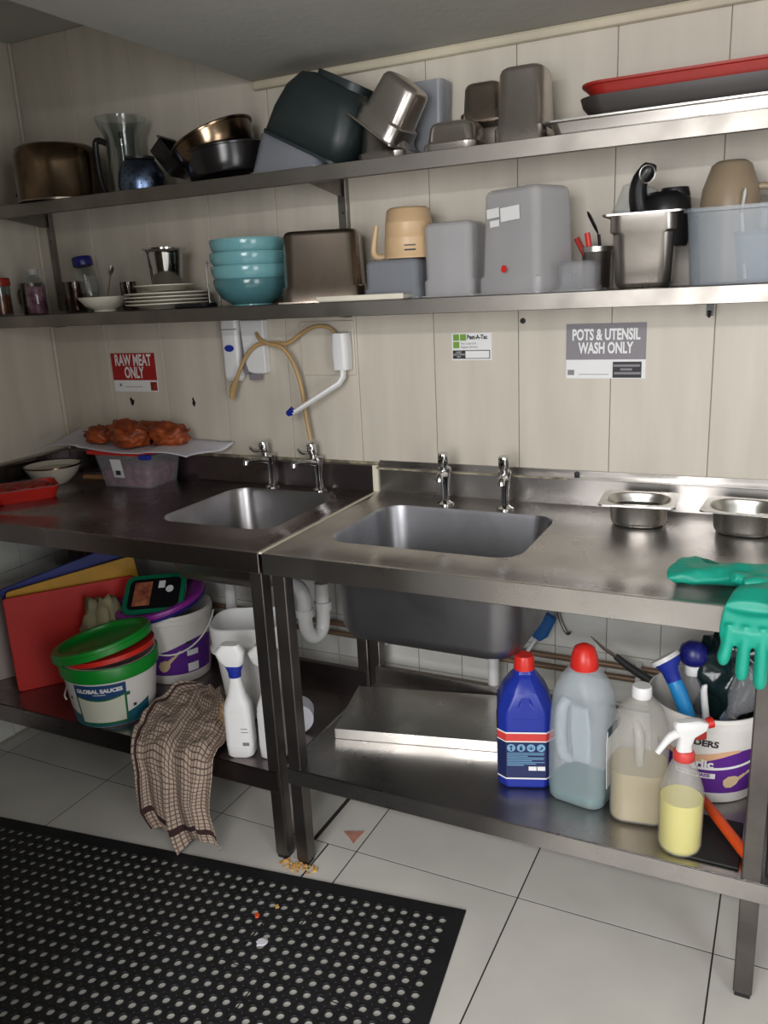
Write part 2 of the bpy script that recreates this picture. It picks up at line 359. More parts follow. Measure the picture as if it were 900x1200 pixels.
for px, lb in ((-1.245, 'steel upright rail joining the shelves near the left corner'), (-.065, 'steel upright rail between the shelves behind the deep pan')):
    t = thing('shelf_upright', lb, 'rail', (px, 0, 1.49))
    obj('rail', G().box(-.024, .012, -.003, -.001, 0, .33).box(.008, .012, -.02, -.001, 0, .33), m_shelf, t, smooth=0, bevel=.001)
    obj('screw', G().lathe([(.004, 0), (.004, .002), (.001, .003)], 10, Matrix.Translation((-.008, -.003, .24)) @ FRONT), m_dark, t)
    obj('screw', G().lathe([(.004, 0), (.004, .002), (.001, .003)], 10, Matrix.Translation((-.008, -.003, .06)) @ FRONT), m_dark, t)
t = thing('shelf_hook', 'small black hook under the right end of the lower shelf', 'hook', (.949, -.06, 1.44))
obj('hook', G().box(-.008, .008, -.006, .006, -.03, .004).tube([(0, 0, -.02), (0, -.014, -.03), (0, -.018, -.018)], .004, 8), m_black, t)

# ------------------------------------------------------------------ wall signs and fittings
def quad(parent, nm, mat, x0, x1, z0, z1, th=.001, y=0):
    return obj(nm, G().box(x0, x1, y-th, y, z0, z1), mat, parent, smooth=0)
t = thing('wall_sign', 'red raw meat only sign with white capitals above the left table', 'sign', (-.948, -.001, 1.27), (0, 0, 0))
quad(t, 'backing', m_lwhite, -.1, .1, -.068, .066); quad(t, 'header', m_signr, -.1, .1, -.028, .066, .001, -.001)
text('lettering', 'RAW MEAT', .054, m_lwhite, onwall(0, -.0026, .040), t, .60, .0016); text('lettering', 'ONLY', .054, m_lwhite, onwall(0, -.0026, -.003), t, .60, .0016)
quad(t, 'picture', m_mince, .068, .097, -.064, -.034, .001, -.001); quad(t, 'small_print', m_signg, -.05, .03, -.052, -.05, .0005, -.001); quad(t, 'emblem', m_signg, -.075, -.065, -.05, -.04, .0005, -.001)
t = thing('wall_sign', 'grey pots and utensil wash only sign with white capitals', 'sign', (.69, -.001, 1.325), (0, 0, 0))
quad(t, 'backing', m_lwhite, -.104, .104, -.073, .07); quad(t, 'header', m_signg, -.104, .104, -.023, .071, .001, -.001)
text('lettering', 'POTS & UTENSIL', .040, m_lwhite, onwall(0, -.0026, .041), t, .60, .0013); text('lettering', 'WASH ONLY', .040, m_lwhite, onwall(0, -.0026, .006), t, .60, .0013)
pc = quad(t, 'picture', m_dark, .02, .094, -.071, -.029, .001, -.001); quad(t, 'small_print', m_signg, -.07, .01, -.063, -.0615, .0005, -.001); quad(t, 'emblem', m_signg, -.1, -.082, -.064, -.05, .0005, -.001)
obj('picture_detail', G().box(-.018+.04, .09, -.0022, -.002, -.042, -.036).box(.024, .092, -.0022, -.002, -.062, -.056).box(.04, .07, -.0022, -.002, -.052, -.046), m_signg, pc, smooth=0)
t = thing('wall_sign', 'small white pest control sticker with green squares and a boxed blank', 'sign', (.315, -.001, 1.341), (0, 0, 0))
quad(t, 'backing', m_lwhite, -.06, .06, -.038, .038, .0008)
obj('emblem', G().box(-.055, -.037, -.002, -.001, .017, .035).box(-.034, -.016, -.002, -.001, .017, .035).box(-.055, -.037, -.002, -.001, -.004, .014), m_lime, t, smooth=0)
text('lettering', 'Pest-A-Tac', .017, m_dark, onwall(-.013, -.0022, .026), t, .8, .0006, 'LEFT')
text('small_print', 'Pest Control &', .009, m_signg, onwall(-.033, -.0022, .009), t, .85, 0, 'LEFT'); text('small_print', 'Hygiene Services', .009, m_signg, onwall(-.033, -.0022, -.001), t, .85, 0, 'LEFT')
obj('blank_box', G().box(-.057, .055, -.002, -.001, -.034, -.01), m_dark, t, smooth=0); quad(t, 'blank', m_lwhite, -.018, .053, -.032, -.012, .001, -.002)
text('small_print', 'UNIT', .007, m_lwhite, onwall(-.038, -.0026, -.0155), t); text('small_print', 'LOCATION', .007, m_lwhite, onwall(-.038, -.0026, -.022), t); text('small_print', 'NO.', .007, m_lwhite, onwall(-.038, -.0026, -.0285), t)
# dispensers and hoses
t = thing('soap_dispenser', 'slim white wall dispenser with a blue oval sight glass', 'dispenser', (-.498, -.001, 1.245))
obj('body', G().loft([rr(.064, .04, .012, z, 4, 0, -.02) for z in (0.01, .2)], T=None).loft([rr(.05, .03, .01, 0, 4, 0, -.02), rr(.064, .04, .012, .012, 4, 0, -.02)]), m_white, t, bevel=.002)
obj('sight_glass', G().loft([[(.018*math.cos(a)*1, -.0405-d, .105+.011*math.sin(a)) for a in [2*PI*i/20 for i in range(20)]] for d in (0, .002)]), m_blue, t)
obj('seam', G().box(-.033, .033, -.0412, -.040, .163, .166), m_signg, t, smooth=0)
t = thing('towel_dispenser', 'white broken wall dispenser with a grey opening beside the slim one', 'dispenser', (-.418, -.001, 1.265))
obj('body', G().add([(x, y, z) for y in (-.03, 0) for x, z in ((-.04, .17), (.048, .17), (.046, .005), (.008, .0), (-.03, .012))],
    [(0, 1, 2, 3, 4), (9, 8, 7, 6, 5)]+[(i, (i+1) % 5, (i+1) % 5+5, i+5) for i in range(5)]), m_white, t, smooth=0, bevel=.003)
obj('opening', G().add([(x, y, z) for y in (-.032, -.029) for x, z in ((-.04, .14), (-.034, .06), (-.016, .0), (-.03, .0), (-.04, .03))],
    [(0, 1, 2, 3, 4), (9, 8, 7, 6, 5)]+[(i, (i+1) % 5, (i+1) % 5+5, i+5) for i in range(5)]), m_signg, t, smooth=0)
obj('lever', G().box(-.01, .03, -.045, -.028, -.016, .004), m_signg, t, smooth=0, bevel=.002)
t = thing('lever_dispenser', 'white elbow lever dispenser with a long arm and blue tip', 'dispenser', (-.09, -.001, 1.28))
obj('back_plate', G().box(-.16, .03, -.006, 0, -.02, .145), m_wall, t, smooth=0, bevel=.003)
obj('body', G().loft([rr(.05, .05, .014, 0, 4, 0, -.03), rr(.056, .052, .016, .06, 4, 0, -.03), rr(.05, .048, .016, .11, 4, 0, -.03)]), m_white, t, bevel=.002)
ar = obj('arm', G().tube([(.008, -.04, .02), (.006, -.045, -.02), (-.004, -.052, -.038), (-.147, -.10, -.125)], [.012, .013, .012, .010], 8, flat=.7), m_white, t)
obj('tip', G().tube([(-.143, -.10, -.116), (-.165, -.105, -.128)], [.014, .008], 4), m_blue, ar, smooth=0)
tag(obj('rubber_hose', G().tube([(-.498, -.055, 1.19), (-.487, -.055, 1.225), (-.463, -.06, 1.262), (-.43, -.05, 1.325), (-.386, -.045, 1.36), (-.33, -.04, 1.364), (-.28, -.035, 1.362), (-.227, -.035, 1.391), (-.18, -.035, 1.410), (-.135, -.03, 1.408), (-.105, -.03, 1.385)],
    [.009, .012, .006, .006, .007, .007, .007, .006, .006, .006, .005], 10, sub=5), m_hose), 'tan rubber hose arching from the slim dispenser to the lever dispenser', 'hose')
tag(obj('rubber_hose', G().tube([(-.395, -.03, 1.395), (-.37, -.052, 1.378), (-.33, -.058, 1.362), (-.29, -.056, 1.352), (-.258, -.05, 1.31), (-.236, -.045, 1.235), (-.226, -.045, 1.14), (-.214, -.047, 1.062)], .0065, 10, sub=5), m_hose), 'tan rubber hose hanging down onto the right tap of the left sink', 'hose')
def blob(nm, lb, cat, x, z, w, h, mat, seed):
    g = G(); n = 18
    g.loft([[(x+w*math.cos(a)*(1+.35*math.sin(3*a+seed)), y, z+h*math.sin(a)*(1+.3*math.cos(2*a+seed))) for a in [2*PI*i/n for i in range(n)]] for y in (-.0015, 0)])
    return tag(obj(nm, g, mat, smooth=0), lb, cat)
blob('wall_hole', 'small ragged dark hole in the wall under the raw meat sign', 'hole', -.977, 1.165, .008, .015, m_hole, 1)
blob('wall_hole', 'small dark hole in the wall right of the raw meat sign', 'hole', -.7, 1.168, .006, .013, m_hole, 2.2)
def screw(lb, x, z, y=0):
    t = thing('screw', lb, 'screw', (x, y, z)); obj('head', G().lathe([(.008, 0), (.007, .003), (.003, .005)], 14, FRONT), m_dark, t); obj('slot', G().box(-.005, .005, -.0056, -.005, -.0008, .0008), m_hole, t, smooth=0)
screw('dark round screw head under the lower shelf right of the pest sticker', .465, 1.408); screw('dark screw head on the ledge below the grey sign', .62, .995-.008, -.007)

# ------------------------------------------------------------------ upper shelf
ZU, ZL = 1.8245, 1.484
def Tr(x, y, z, rx=0, ry=0, rz=0): return Matrix.Translation((x, y, z)) @ Euler((math.radians(rx), math.radians(ry), math.radians(rz))).to_matrix().to_4x4()
def pan(label, w, d, h, loc, rot=(0, 0, 0), mat=None, group=None, cat='pan', name='steel_pan', taper=.82, flange=.014, r=.03, th=.0015, step=True, invert=False):
    mat = mat or m_pan
    t = thing(name, label, cat, loc, rot, group)
    T = Matrix.Rotation(PI, 4, 'X') @ Matrix.Translation((0, 0, -h)) if invert else None
    wi, di = w-2*flange, d-2*flange
    lp = [rr(wi*taper-.02-2*th, di*taper-.02-2*th, r*.8, th, 6), rr(wi*taper-2*th, di*taper-2*th, r, .012+th, 6)]
    zs = h-.045 if h > .12 else (h-.03 if h > .07 else h-.014)
    tp = taper+(1-taper)*zs/h
    if step: lp += [rr(wi*tp-.007-2*th, di*tp-.007-2*th, r, zs, 6), rr(wi-2*th, di-2*th, r, zs+.006, 6)]
    lp += [rr(wi-2*th, di-2*th, r, h-.003, 6), rr(wi+.002, di+.002, r, h, 6), rr(wi+.002, di+.002, r, h-.001, 6), rr(wi, di, r, h-.004, 6)]
    if step: lp += [rr(wi, di, r, zs+.006, 6), rr(wi*tp-.007, di*tp-.007, r, zs, 6)]
    lp += [rr(wi*taper, di*taper, r, .013, 6), rr(wi*taper-.008, di*taper-.008, r, .004, 6), rr(wi*taper-.022, di*taper-.022, r*.8, 0, 6)]
    obj('body', G().loft(lp, T=T), mat, t, smooth=.9)
    obj('rim', G().loft([rr(wi, di, r, h-.001, 6), rr(w, d, .012, h, 6), rr(w, d, .012, h-.004, 6), rr(w-.003, d-.003, .011, h-.004, 6), rr(w-.003, d-.003, .011, h-.0015, 6), rr(wi, di, r, h-.0022, 6)], False, False, T=T), mat, t, smooth=.9)
    return t
# big stockpot upside down
t = thing('stockpot', 'large heat-stained steel stockpot turned upside down at the far left', 'pot', (-1.0, -.17, ZU)); t.scale = (.79, .79, 1.06)
obj('body', G().lathe([(.165, .004), (.1655, .0), (.169, 0), (.169, .006), (.166, .012), (.166, .10), (.164, .13), (.155, .149), (.138, .157), (0.002, .158)], 48), m_burnt, t, smooth=1)
obj('rim', G().lathe([(.166, 0), (.172, 0), (.172, .005), (.166, .006)], 48, c0=False, c1=False), m_pan2, t)
obj('handle', G().tube([(-.165, .0, .03), (-.195, -.01, .033), (-.195, -.05, .033), (-.16, -.055, .03)], .006, 8, sub=3), m_black, t)
t = thing('blender_jug', 'clear blender jug with flared rim and black loop handle', 'jug', (-.765, -.12, ZU)); t.scale = (.86, .86, 1)
obj('body', G().lathe([(.05, 0), (.062, .004), (.062, .01), (.06, .14), (.062, .17), (.088, .215), (.090, .228), (.087, .228), (.083, .215), (.058, .17), (.056, .012), (.0, .01)], 32), m_glass, t, smooth=1)
obj('handle', G().tube([(-.058, -.02, .16), (-.085, -.03, .17), (-.1, -.035, .155), (-.095, -.035, .06), (-.075, -.03, .01), (-.04, -.02, .005)], [.009, .01, .011, .011, .01, .009], 12, sub=4), m_black, t)
obj('blade_hub', G().lathe([(.02, .012), (.02, .03), (.006, .035), (.004, .17), (.012, .175), (.012, .19), (0.0, .192)], 16), m_dark, t)
t = thing('shaker', 'small perforated blue-grey steel strainer dome with dark rim', 'strainer', (-.635, -.205, ZU)); t.scale = (.88, .88, 1.05)
obj('dome', G().lathe([(.075, 0), (.078, .02), (.072, .05), (.055, .075), (.045, .084), (0.0, .084)], 32), m_blueo, t, smooth=1)
obj('rim', G().lathe([(.036, .082), (.05, .083), (.05, .09), (.036, .091)], 28), m_black, t)
hg = G()
for i in range(7):
    for j in range(14):
        a = j/14*2*PI+i*.2; z = .015+i*.01; r_ = .0785-max(0, z-.02)**2*7.4
        p = Vector((r_*math.cos(a), r_*math.sin(a), z)); hg.lathe([(.0022, 0), (.0022, .001)], 6, Matrix.Translation(p) @ Matrix.Rotation(a, 4, 'Z') @ Matrix.Rotation(PI/2, 4, 'Y'))
tag(obj('holes', hg, m_hole, t, smooth=0), kind='stuff')
t = thing('square_tin', 'black square cake tin propped on its corner behind the shaker', 'tin', (-.60, -.12, ZU+.078), (0, 52, 10))
obj('body', G().loft([rr(.1, .1, .012, 0), rr(.108, .108, .014, .05), rr(.104, .104, .012, .05), rr(.096, .096, .01, .003)]), m_blackm, t); obj('rim', G().loft([rr(.108, .108, .014, .048), rr(.12, .12, .014, .05), rr(.12, .12, .014, .048)], False, False), m_blackm, t)
def round_tin(nm, lb, r, h, loc, rot, mat, cat):
    t = thing(nm, lb, cat, loc, rot)
    obj('body', G().lathe([(0.001, 0), (r*.9, 0), (r*.93, .006), (r*.97, h*.5), (r, h), (r-.003, h), (r*.95, h*.5), (r*.9, .01), (0.001, .004)], 44), mat, t, smooth=1)
    obj('rim', G().lathe([(r-.002, h-.004), (r+.006, h-.004), (r+.007, h), (r+.002, h+.004), (r-.002, h+.002)], 44, c0=False, c1=False), mat, t)
    return t
round_tin('frying_pan', 'black enamel pan lying under the tilted bronze cake tin', .128, .070, (-.355, -.14, ZU+.017), (0, -6, 0), m_blackm, 'pan')
round_tin('cake_tin', 'shiny bronze round cake tin tilted on top of the black pan', .12, .055, (-.385, -.15, ZU+.080), (8, -20, 0), m_burnt, 'tin')
t = thing('plastic_tub', 'pale grey plastic tub upside down under the dark green tub', 'tub', (-.115, -.15, ZU))
obj('body', G().loft([rr(.225, .2, .03, 0), rr(.22, .195, .03, .004), rr(.17, .15, .03, .105), rr(.155, .135, .03, .112)], False), m_frost2, t, solid=.002)
obj('rim', G().loft([rr(.222, .197, .03, 0), rr(.232, .207, .03, 0), rr(.232, .207, .03, .006), rr(.218, .193, .03, .007)], False, False), m_frost2, t)
t = thing('plastic_tub', 'big dark green plastic tub tipped upside down over the pale tub', 'tub', (-.068, -.14, ZU+.052), (0, 27, 0))
obj('body', G().loft([rr(.262, .2, .045, 0), rr(.255, .195, .045, .07), rr(.235, .18, .05, .13), rr(.19, .15, .05, .172), rr(.13, .11, .04, .182)], False), m_tub, t, smooth=1, solid=.003)
obj('rim', G().loft([rr(.25, .19, .045, 0), rr(.27, .208, .045, 0), rr(.27, .208, .045, .008), rr(.25, .19, .045, .009)], False, False), m_tub, t)
obj('lug', G().box(-.15, -.125, -.03, .0, .0, .03), m_tub, t, bevel=.004); obj('foot_ring', G().loft([rr(.15, .12, .04, .178), rr(.15, .12, .04, .196), rr(.14, .11, .036, .196), rr(.14, .11, .036, .178)], False, False, T=Tr(.02, 0, 0)), m_tub, t)
pan('steel pan upside down at the foot of the tilted one', .165, .16, .1, (.148, -.14, ZU), mat=m_pan, invert=True)
pan('deep steel pan tilted on edge with its opening facing down left', .165, .15, .135, (.143, -.16, ZU+.075), (0, 37, -6), mat=m_pan, invert=True)
tag(obj('plastic_pan', G().loft([rr(.08, .06, .012, 0), rr(.1, .08, .015, .2)], T=Tr(.23, -.045, ZU)), m_frost2), 'smoky plastic pan standing behind the tilted steel pan', 'pan')
pan('shallow steel pan upside down between the tilted and tall pans', .172, .16, .075, (.342, -.15, ZU), mat=m_pan, invert=True)
pan('dull steel pan upside down on the back of the shallow one', .145, .1, .095, (.392, -.085, ZU+.0755), mat=m_pan2, invert=True)
pan('tall deep steel pan standing upside down beside the trays', .158, .16, .172, (.52, -.15, ZU), mat=m_pan, invert=True, taper=.84)
t = thing('baking_tray', 'long flat steel baking tray lowest under the red tray', 'tray', (.96, -.15, ZU))
obj('body', G().loft([rr(.70, .24, .02, .002), rr(.68, .23, .02, .004), rr(.7, .24, .02, .026), rr(.702, .242, .02, .026), rr(.682, .232, .02, .0)]), m_pan, t); obj('rim', G().loft([rr(.7, .24, .02, .024), rr(.73, .258, .02, .026), rr(.73, .258, .02, .030), rr(.7, .24, .02, .028)], False, False), m_bright, t)
t = thing('serving_tray', 'dark brown fast food tray with rounded corners under the red one', 'tray', (.945, -.15, ZU+.03))
obj('body', G().loft([rr(.5, .23, .04, .0), rr(.54, .25, .05, .022), rr(.55, .255, .05, .040), rr(.54, .25, .05, .040), rr(.5, .23, .04, .004)]), m_dtray, t)
t = thing('serving_tray', 'red plastic tray on top of the tray pile', 'tray', (.95, -.15, ZU+.071))
obj('body', G().loft([rr(.51, .235, .045, .0), rr(.54, .25, .05, .02), rr(.552, .258, .05, .022), rr(.552, .258, .05, .027), rr(.538, .25, .05, .027), rr(.5, .23, .045, .006)]), m_dred, t)
tag(obj('bottle_cap', G().lathe([(.018, 0), (.02, .003), (.02, .02), (.017, .024), (0.0, .024)], 20, Tr(-1.275, -.21, ZU)), m_black), 'small black cap left of the stockpot in the corner', 'cap')

# ------------------------------------------------------------------ lower shelf
def jar(nm, lb, cat, x, y, prof, mat, lidprof=None, lidmat=None, rot=(0, 0, 0), z=ZL, fill=None, fmat=None, group=None):
    t = thing(nm, lb, cat, (x, y, z), rot, group)
    obj('body', G().lathe(prof, 28), mat, t, smooth=1)
    if lidprof: obj('lid', G().lathe(lidprof, 28), lidmat, t)
    if fill: obj('contents', G().lathe(fill, 24), fmat, t)
    return t
def glassprof(r, h, nr=None, nh=0, t=.003):
    nr = nr or r
    return [(r*.9, 0), (r, .004), (r, h-nh), (nr, h-nh*.3), (nr, h), (nr-t, h), (nr-t, h-nh*.3), (r-t, h-nh-.002), (r-t, .008), (0.0, .006)]
jar('jar', 'red lidded jar of dark spice at the left end of the lower shelf', 'jar', -1.278, -.235, glassprof(.034, .1), m_glass, [(.036, .098), (.037, .1), (.037, .12), (.034, .124), (0.0, .124)], m_dred, fill=[(.03, .008), (.03, .07), (0.0, .07)], fmat=m_bhaji)
t = jar('steel_mug', 'dull steel mug behind the glass bottle at the left', 'mug', -1.245, -.13, glassprof(.036, .105), m_pan2); obj('handle', G().tube([(-.036, 0, .09), (-.058, -.005, .08), (-.058, -.005, .04), (-.036, 0, .03)], .005, 8, sub=3), m_pan2, t)
jar('glass_bottle', 'clear glass bottle of pinkish spice near the left upright', 'bottle', -1.150, -.20, [(.03, 0), (.034, .005), (.034, .095), (.02, .118), (.016, .125), (.016, .138), (0.0, .138)], m_glass, [(.017, .128), (.018, .13), (.018, .146), (0.0, .148)], m_frost, fill=[(.031, .004), (.031, .09), (0.0, .09)], fmat=m_meat)
jar('drinking_glass', 'brownish tumbler between the glass bottle and the white bowl', 'glass', -1.045, -.13, glassprof(.036, .1), m_smoke, fill=[(.032, .008), (.032, .07), (0.0, .07)], fmat=m_meat)
t = thing('plastic_bottle', 'small clear bottle with dark blue cap standing behind the white bowl', 'bottle', (-1.0, -.10, ZL), (0, -8, 0))
obj('body', G().lathe([(.03, 0), (.034, .006), (.034, .12), (.026, .145), (.022, .15), (.022, .16), (0.0, .16)], 24), m_glass, t, smooth=1)
obj('cap', G().lathe([(.032, .150), (.033, .152), (.033, .176), (.03, .18), (0.0, .18)], 24), m_dblue, t)
obj('label', G().lathe([(.0345, .06), (.0345, .11)], 24, c0=False, c1=False), m_clear, t); 
tag(obj('teaspoon', G().tube([(-.055, .03, .02), (.0, 0, .09)], .0025, 6).tube([(.0, 0, .09), (.008, -.004, .10), (.016, -.008, .112), (.02, -.01, .12)], [.003, .008, .009, .003], 10, flat=.35), m_bright, None), 'steel teaspoon leaning in the white bowl', 'spoon').location = (-.84, -.17, ZL+.02)
jar('shot_glass', 'tiny clear glass behind the white bowl', 'glass', -.845, -.09, glassprof(.026, .09), m_smoke)
t = thing('bowl', 'small white china bowl in front of the blue capped bottle', 'bowl', (-.86, -.19, ZL))
obj('body', G().lathe([(.03, 0), (.034, .006), (.06, .018), (.078, .04), (.08, .046), (.077, .046), (.058, .022), (.03, .010), (0.0, .01)], 36), m_cream, t, smooth=1)
obj('foot', G().lathe([(.034, 0), (.036, 0), (.036, .006), (.034, .006)], 28, c0=False, c1=False), m_cream, t)
def plate(r, z, x, lb, grp=None):
    t = thing('plate', lb, 'plate', (x, -.15, z), (0, 0, 0), grp)
    obj('body', G().lathe([(r*.55, 0), (r*.62, .001), (r*.7, .006), (r, .013), (r, .016), (r*.7, .0095), (r*.6, .005), (0.0, .004)], 40), m_cream, t, smooth=1)
    obj('foot', G().lathe([(r*.55, .002), (r*.55, -.001), (r*.58, -.001), (r*.6, .002)], 32, c0=False, c1=False), m_cream, t)
    return t
for i, lb in enumerate(('white plate at the bottom of the stack', 'second white plate from the bottom of the stack', 'third white plate up in the stack', 'fourth white plate up in the stack, last of the large ones')):
    plate(.132, ZL+.002+i*.0105, -.632, lb, 'plates stacked on the lower shelf')
plate(.096, ZL+.0565, -.64, 'smaller white plate on top of the stack under the steel cup')
t = jar('steel_cup', 'shiny steel cup with a flared rim on the plates', 'cup', -.628, -.15, [(.044, 0), (.047, .003), (.054, .1), (.06, .112), (.064, .113), (.064, .116), (.058, .115), (.05, .1), (.044, .006), (0.0, .005)], m_chrome, z=ZL+.064); 
obj('rim', G().lathe([(.06, .112), (.066, .112), (.066, .117), (.06, .117)], 32, c0=False, c1=False), m_chrome, t)
tag(obj('black_cover', G().loft([rr(.12, .07, .02, 0), rr(.124, .074, .02, .004), rr(.12, .07, .02, .012)], T=Tr(-.475, -.215, ZL)), m_black), 'flat black lid between the plates and the teal bowls', 'lid')
tag(obj('wire_stand', G().tube([(-.02, 0, 0), (-.02, 0, .12), (-.012, .005, .132), (.006, .01, .132), (.012, .01, .12), (.012, .01, 0)], .003, 8, T=Tr(-.468, -.13, ZL), sub=3), m_bright), 'bent bright wire stand left of the teal bowls', 'wire')
for i in range(4):
    lb = ['darker teal bowl at the bottom of the bowl stack', 'second teal bowl up in the bowl stack', 'third teal bowl up in the bowl stack', 'top teal bowl of the bowl stack'][i]
    t = thing('bowl', lb, 'bowl', (-.315, -.15, ZL+i*.0365), (0, 0, 0), 'teal bowls stacked on the lower shelf')
    s = [.985, 1.02, 1.02, 1.0][i]
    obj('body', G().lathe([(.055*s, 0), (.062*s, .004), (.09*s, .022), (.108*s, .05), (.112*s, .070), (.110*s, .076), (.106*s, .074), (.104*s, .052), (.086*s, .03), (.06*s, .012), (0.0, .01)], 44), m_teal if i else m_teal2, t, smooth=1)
    obj('foot', G().lathe([(.056, 0), (.06, 0), (.06, .005), (.056, .005)], 32, c0=False, c1=False), m_teal, t)
pan('deep brown-tinged steel pan upside down right of the teal bowls', .262, .165, .19, (-.062, -.152, ZL), (0, 0, 20), m_pan2, invert=True, taper=.9, r=.035)
t = thing('plastic_cover', 'flat off-white plastic lid in front of the measuring jug', 'lid', (.105, -.235, ZL))
obj('body', G().box(-.125, .125, -.035, .035, 0, .012), m_cream, t, bevel=.003); obj('rim', G().box(-.128, .128, -.038, -.034, .002, .015), m_cream, t, bevel=.001)
def fpan(lb, w, d, h, loc, rz, mat=m_frost, taper=.86, cat='box', name='plastic_pan'):
    return pan(lb, w, d, h, loc, (0, 0, rz), mat, None, cat, name, taper, .008, .02, .002, True, True)
fpan('low smoky plastic pan under the upturned beige jug', .18, .15, .102, (.165, -.14, ZL), 0, m_frost2, .94)
t = thing('measuring_jug', 'beige plastic measuring jug upside down with its handle to the left', 'jug', (.192, -.13, ZL+.103), (0, 0, 0))
obj('body', G().lathe([(.064, 0), (.071, 0), (.071, .004), (.068, .008), (.066, .05), (.0665, .052), (.0655, .054), (.063, .088), (.0635, .09), (.062, .092), (.058, .122), (.05, .128), (0.0, .128)], 36), m_beige, t, smooth=.9)
obj('handle', G().tube([(-.062, -.01, .008), (-.085, -.015, .006), (-.098, -.018, .018), (-.095, -.018, .05), (-.088, -.016, .088)], [.009, .01, .0095, .008, .0065], 12, sub=4), m_beige, t)
obj('print', G().add([(.0682*math.cos(a), .0682*math.sin(a), z) for a in [-1.35+.11*i for i in range(5)] for z in (.018, .022, .03, .033)], [(i*4+j, i*4+4+j, i*4+5+j, i*4+1+j) for i in range(4) for j in (0, 2)]), m_dark, t, smooth=0)
fpan('smoky plastic box upside down behind the beige jug and tall box', .155, .16, .185, (.322, -.12, ZL), 0, m_frost, .96)
t = fpan('largest translucent plastic box upside down with torn white stickers', .215, .175, .248, (.522, -.147, ZL), -24, m_frost, .86)
R_ = Matrix.Rotation(0, 4, 'Z')
for x, z, w_, h_ in ((-.035, .195, .04, .022), (.02, .187, .06, .032), (-.03, .17, .03, .015)):
    yy = -(.175/2-.008)*(.86+(.14)*(1-z/.248))-.004
    lab(obj('sticker', G().box(x-w_/2, x+w_/2, yy-.001, yy, z-h_/2, z+h_/2, Matrix.Rotation(math.radians(-3), 4, 'Y')), m_lwhite, t, smooth=0), 'torn white sticker')
lab(obj('spot', G().lathe([(.0, 0), (.009, .0), (.009, .001), (.0, .001)], 14, Tr(0, -.0875, .06) @ FRONT), m_red, t), 'small red mark')
fpan('low clear plastic box between the tall box and the steel pan', .115, .12, .07, (.662, -.19, ZL), 0, m_clear, .92)
t = jar('utensil_cup', 'steel cup holding red handled tools and black spoons', 'cup', .684, -.1, [(.03, 0), (.033, .004), (.036, .098), (.038, .1), (.036, .1), (.03, .008), (0.0, .006)], m_pan)
obj('rim', G().lathe([(.036, .09), (.039, .09), (.039, .102), (.036, .102)], 24, c0=False, c1=False), m_bright, t)
def util(nm, lb, cat, a, b, r, mat, flat=1, head=None, hm=None):
    t = thing(nm, lb, cat, a); d = Vector(b)-Vector(a)
    obj('handle', G().tube([(0, 0, 0), tuple(d*.6), tuple(d)], r, 8, flat=flat), mat, t)
    if head: obj('head', G().tube([tuple(d*.98), tuple(d+Vector(head)*.3), tuple(d+Vector(head)*.8), tuple(d+Vector(head))], [r*.6, r*2.6, r*2.8, r*1], 12, flat=.35, sub=3), hm or mat, t)
    return t
util('paint_brush', 'red handled brush leaning left out of the steel cup', 'brush', (.69, -.105, ZL+.02), (.638, -.12, ZL+.125), .007, m_dred)
util('knife', 'bright red handled knife standing in the steel cup', 'knife', (.68, -.11, ZL+.02), (.665, -.125, ZL+.135), .007, m_red)
util('serving_spoon', 'black plastic spoon standing tallest in the steel cup', 'spoon', (.7, -.095, ZL+.02), (.69, -.11, ZL+.13), .004, m_black, 1, (-.028, 0, .055), m_black)
util('spatula', 'brown tipped spatula in the steel cup', 'spatula', (.685, -.085, ZL+.02), (.655, -.08, ZL+.12), .005, m_wood)
pan('tall upright steel pan holding black handled cookware', .178, .165, .166, (.807, -.15, ZL), (0, 0, 3), m_pan, taper=.84)
t = thing('saucepan', 'black saucepan with a ringed handle standing up in the steel pan', 'pan', (.838, -.14, ZL+.09), (0, 0, 0))
obj('body', G().lathe([(.048, 0), (.052, .01), (.055, .075), (.053, .105), (.04, .12), (0.0, .122)], 28, Tr(.012, 0, .0)), m_black, t, smooth=1)
obj('handle', G().tube([(-.02, 0, .0), (-.045, -.02, .09), (-.045, -.035, .14), (-.025, -.04, .168), (-.02, -.04, .18)], [.02, .022, .019, .019, .013], 14, sub=4), m_black, t)
obj('hanging_ring', G().tube([(-.024+.017*math.cos(a), -.058, .158+.019*math.sin(a)) for a in [2*PI*i/16 for i in range(17)]], .002, 6), m_bright, t)
obj('knob', G().lathe([(.03, .1), (.034, .11), (.03, .128), (0.0, .13)], 20, Tr(.03, -.0, 0)), m_black, t)
t = thing('plastic_tub', 'crumpled clear plastic tub standing in the steel pan behind the black handle', 'tub', (.765, -.11, ZL+.125), (0, 12, 0)); t.scale = (1.15, 1.1, 1.1)
obj('body', G().loft([rr(.06, .05, .01, 0), rr(.085, .07, .02, .04), rr(.07, .06, .02, .095), rr(.05, .04, .015, .1)]), m_film, t); obj('rim', G().loft([rr(.086, .072, .02, .036), rr(.092, .076, .02, .04), rr(.086, .072, .02, .044)], False, False), m_film, t)
t = thing('storage_box', 'open bluish clear storage box full of plasticware at the right end', 'box', (1.09, -.148, ZL))
obj('body', G().loft([rr(.34, .21, .025, .003), rr(.36, .226, .025, .16), rr(.364, .23, .025, .16), rr(.344, .214, .025, 0)]), m_frostb, t, smooth=.9)
obj('rim', G().loft([rr(.362, .228, .025, .152), rr(.376, .242, .025, .154), rr(.376, .242, .025, .162), rr(.362, .228, .025, .163)], False, False), m_frostb, t)
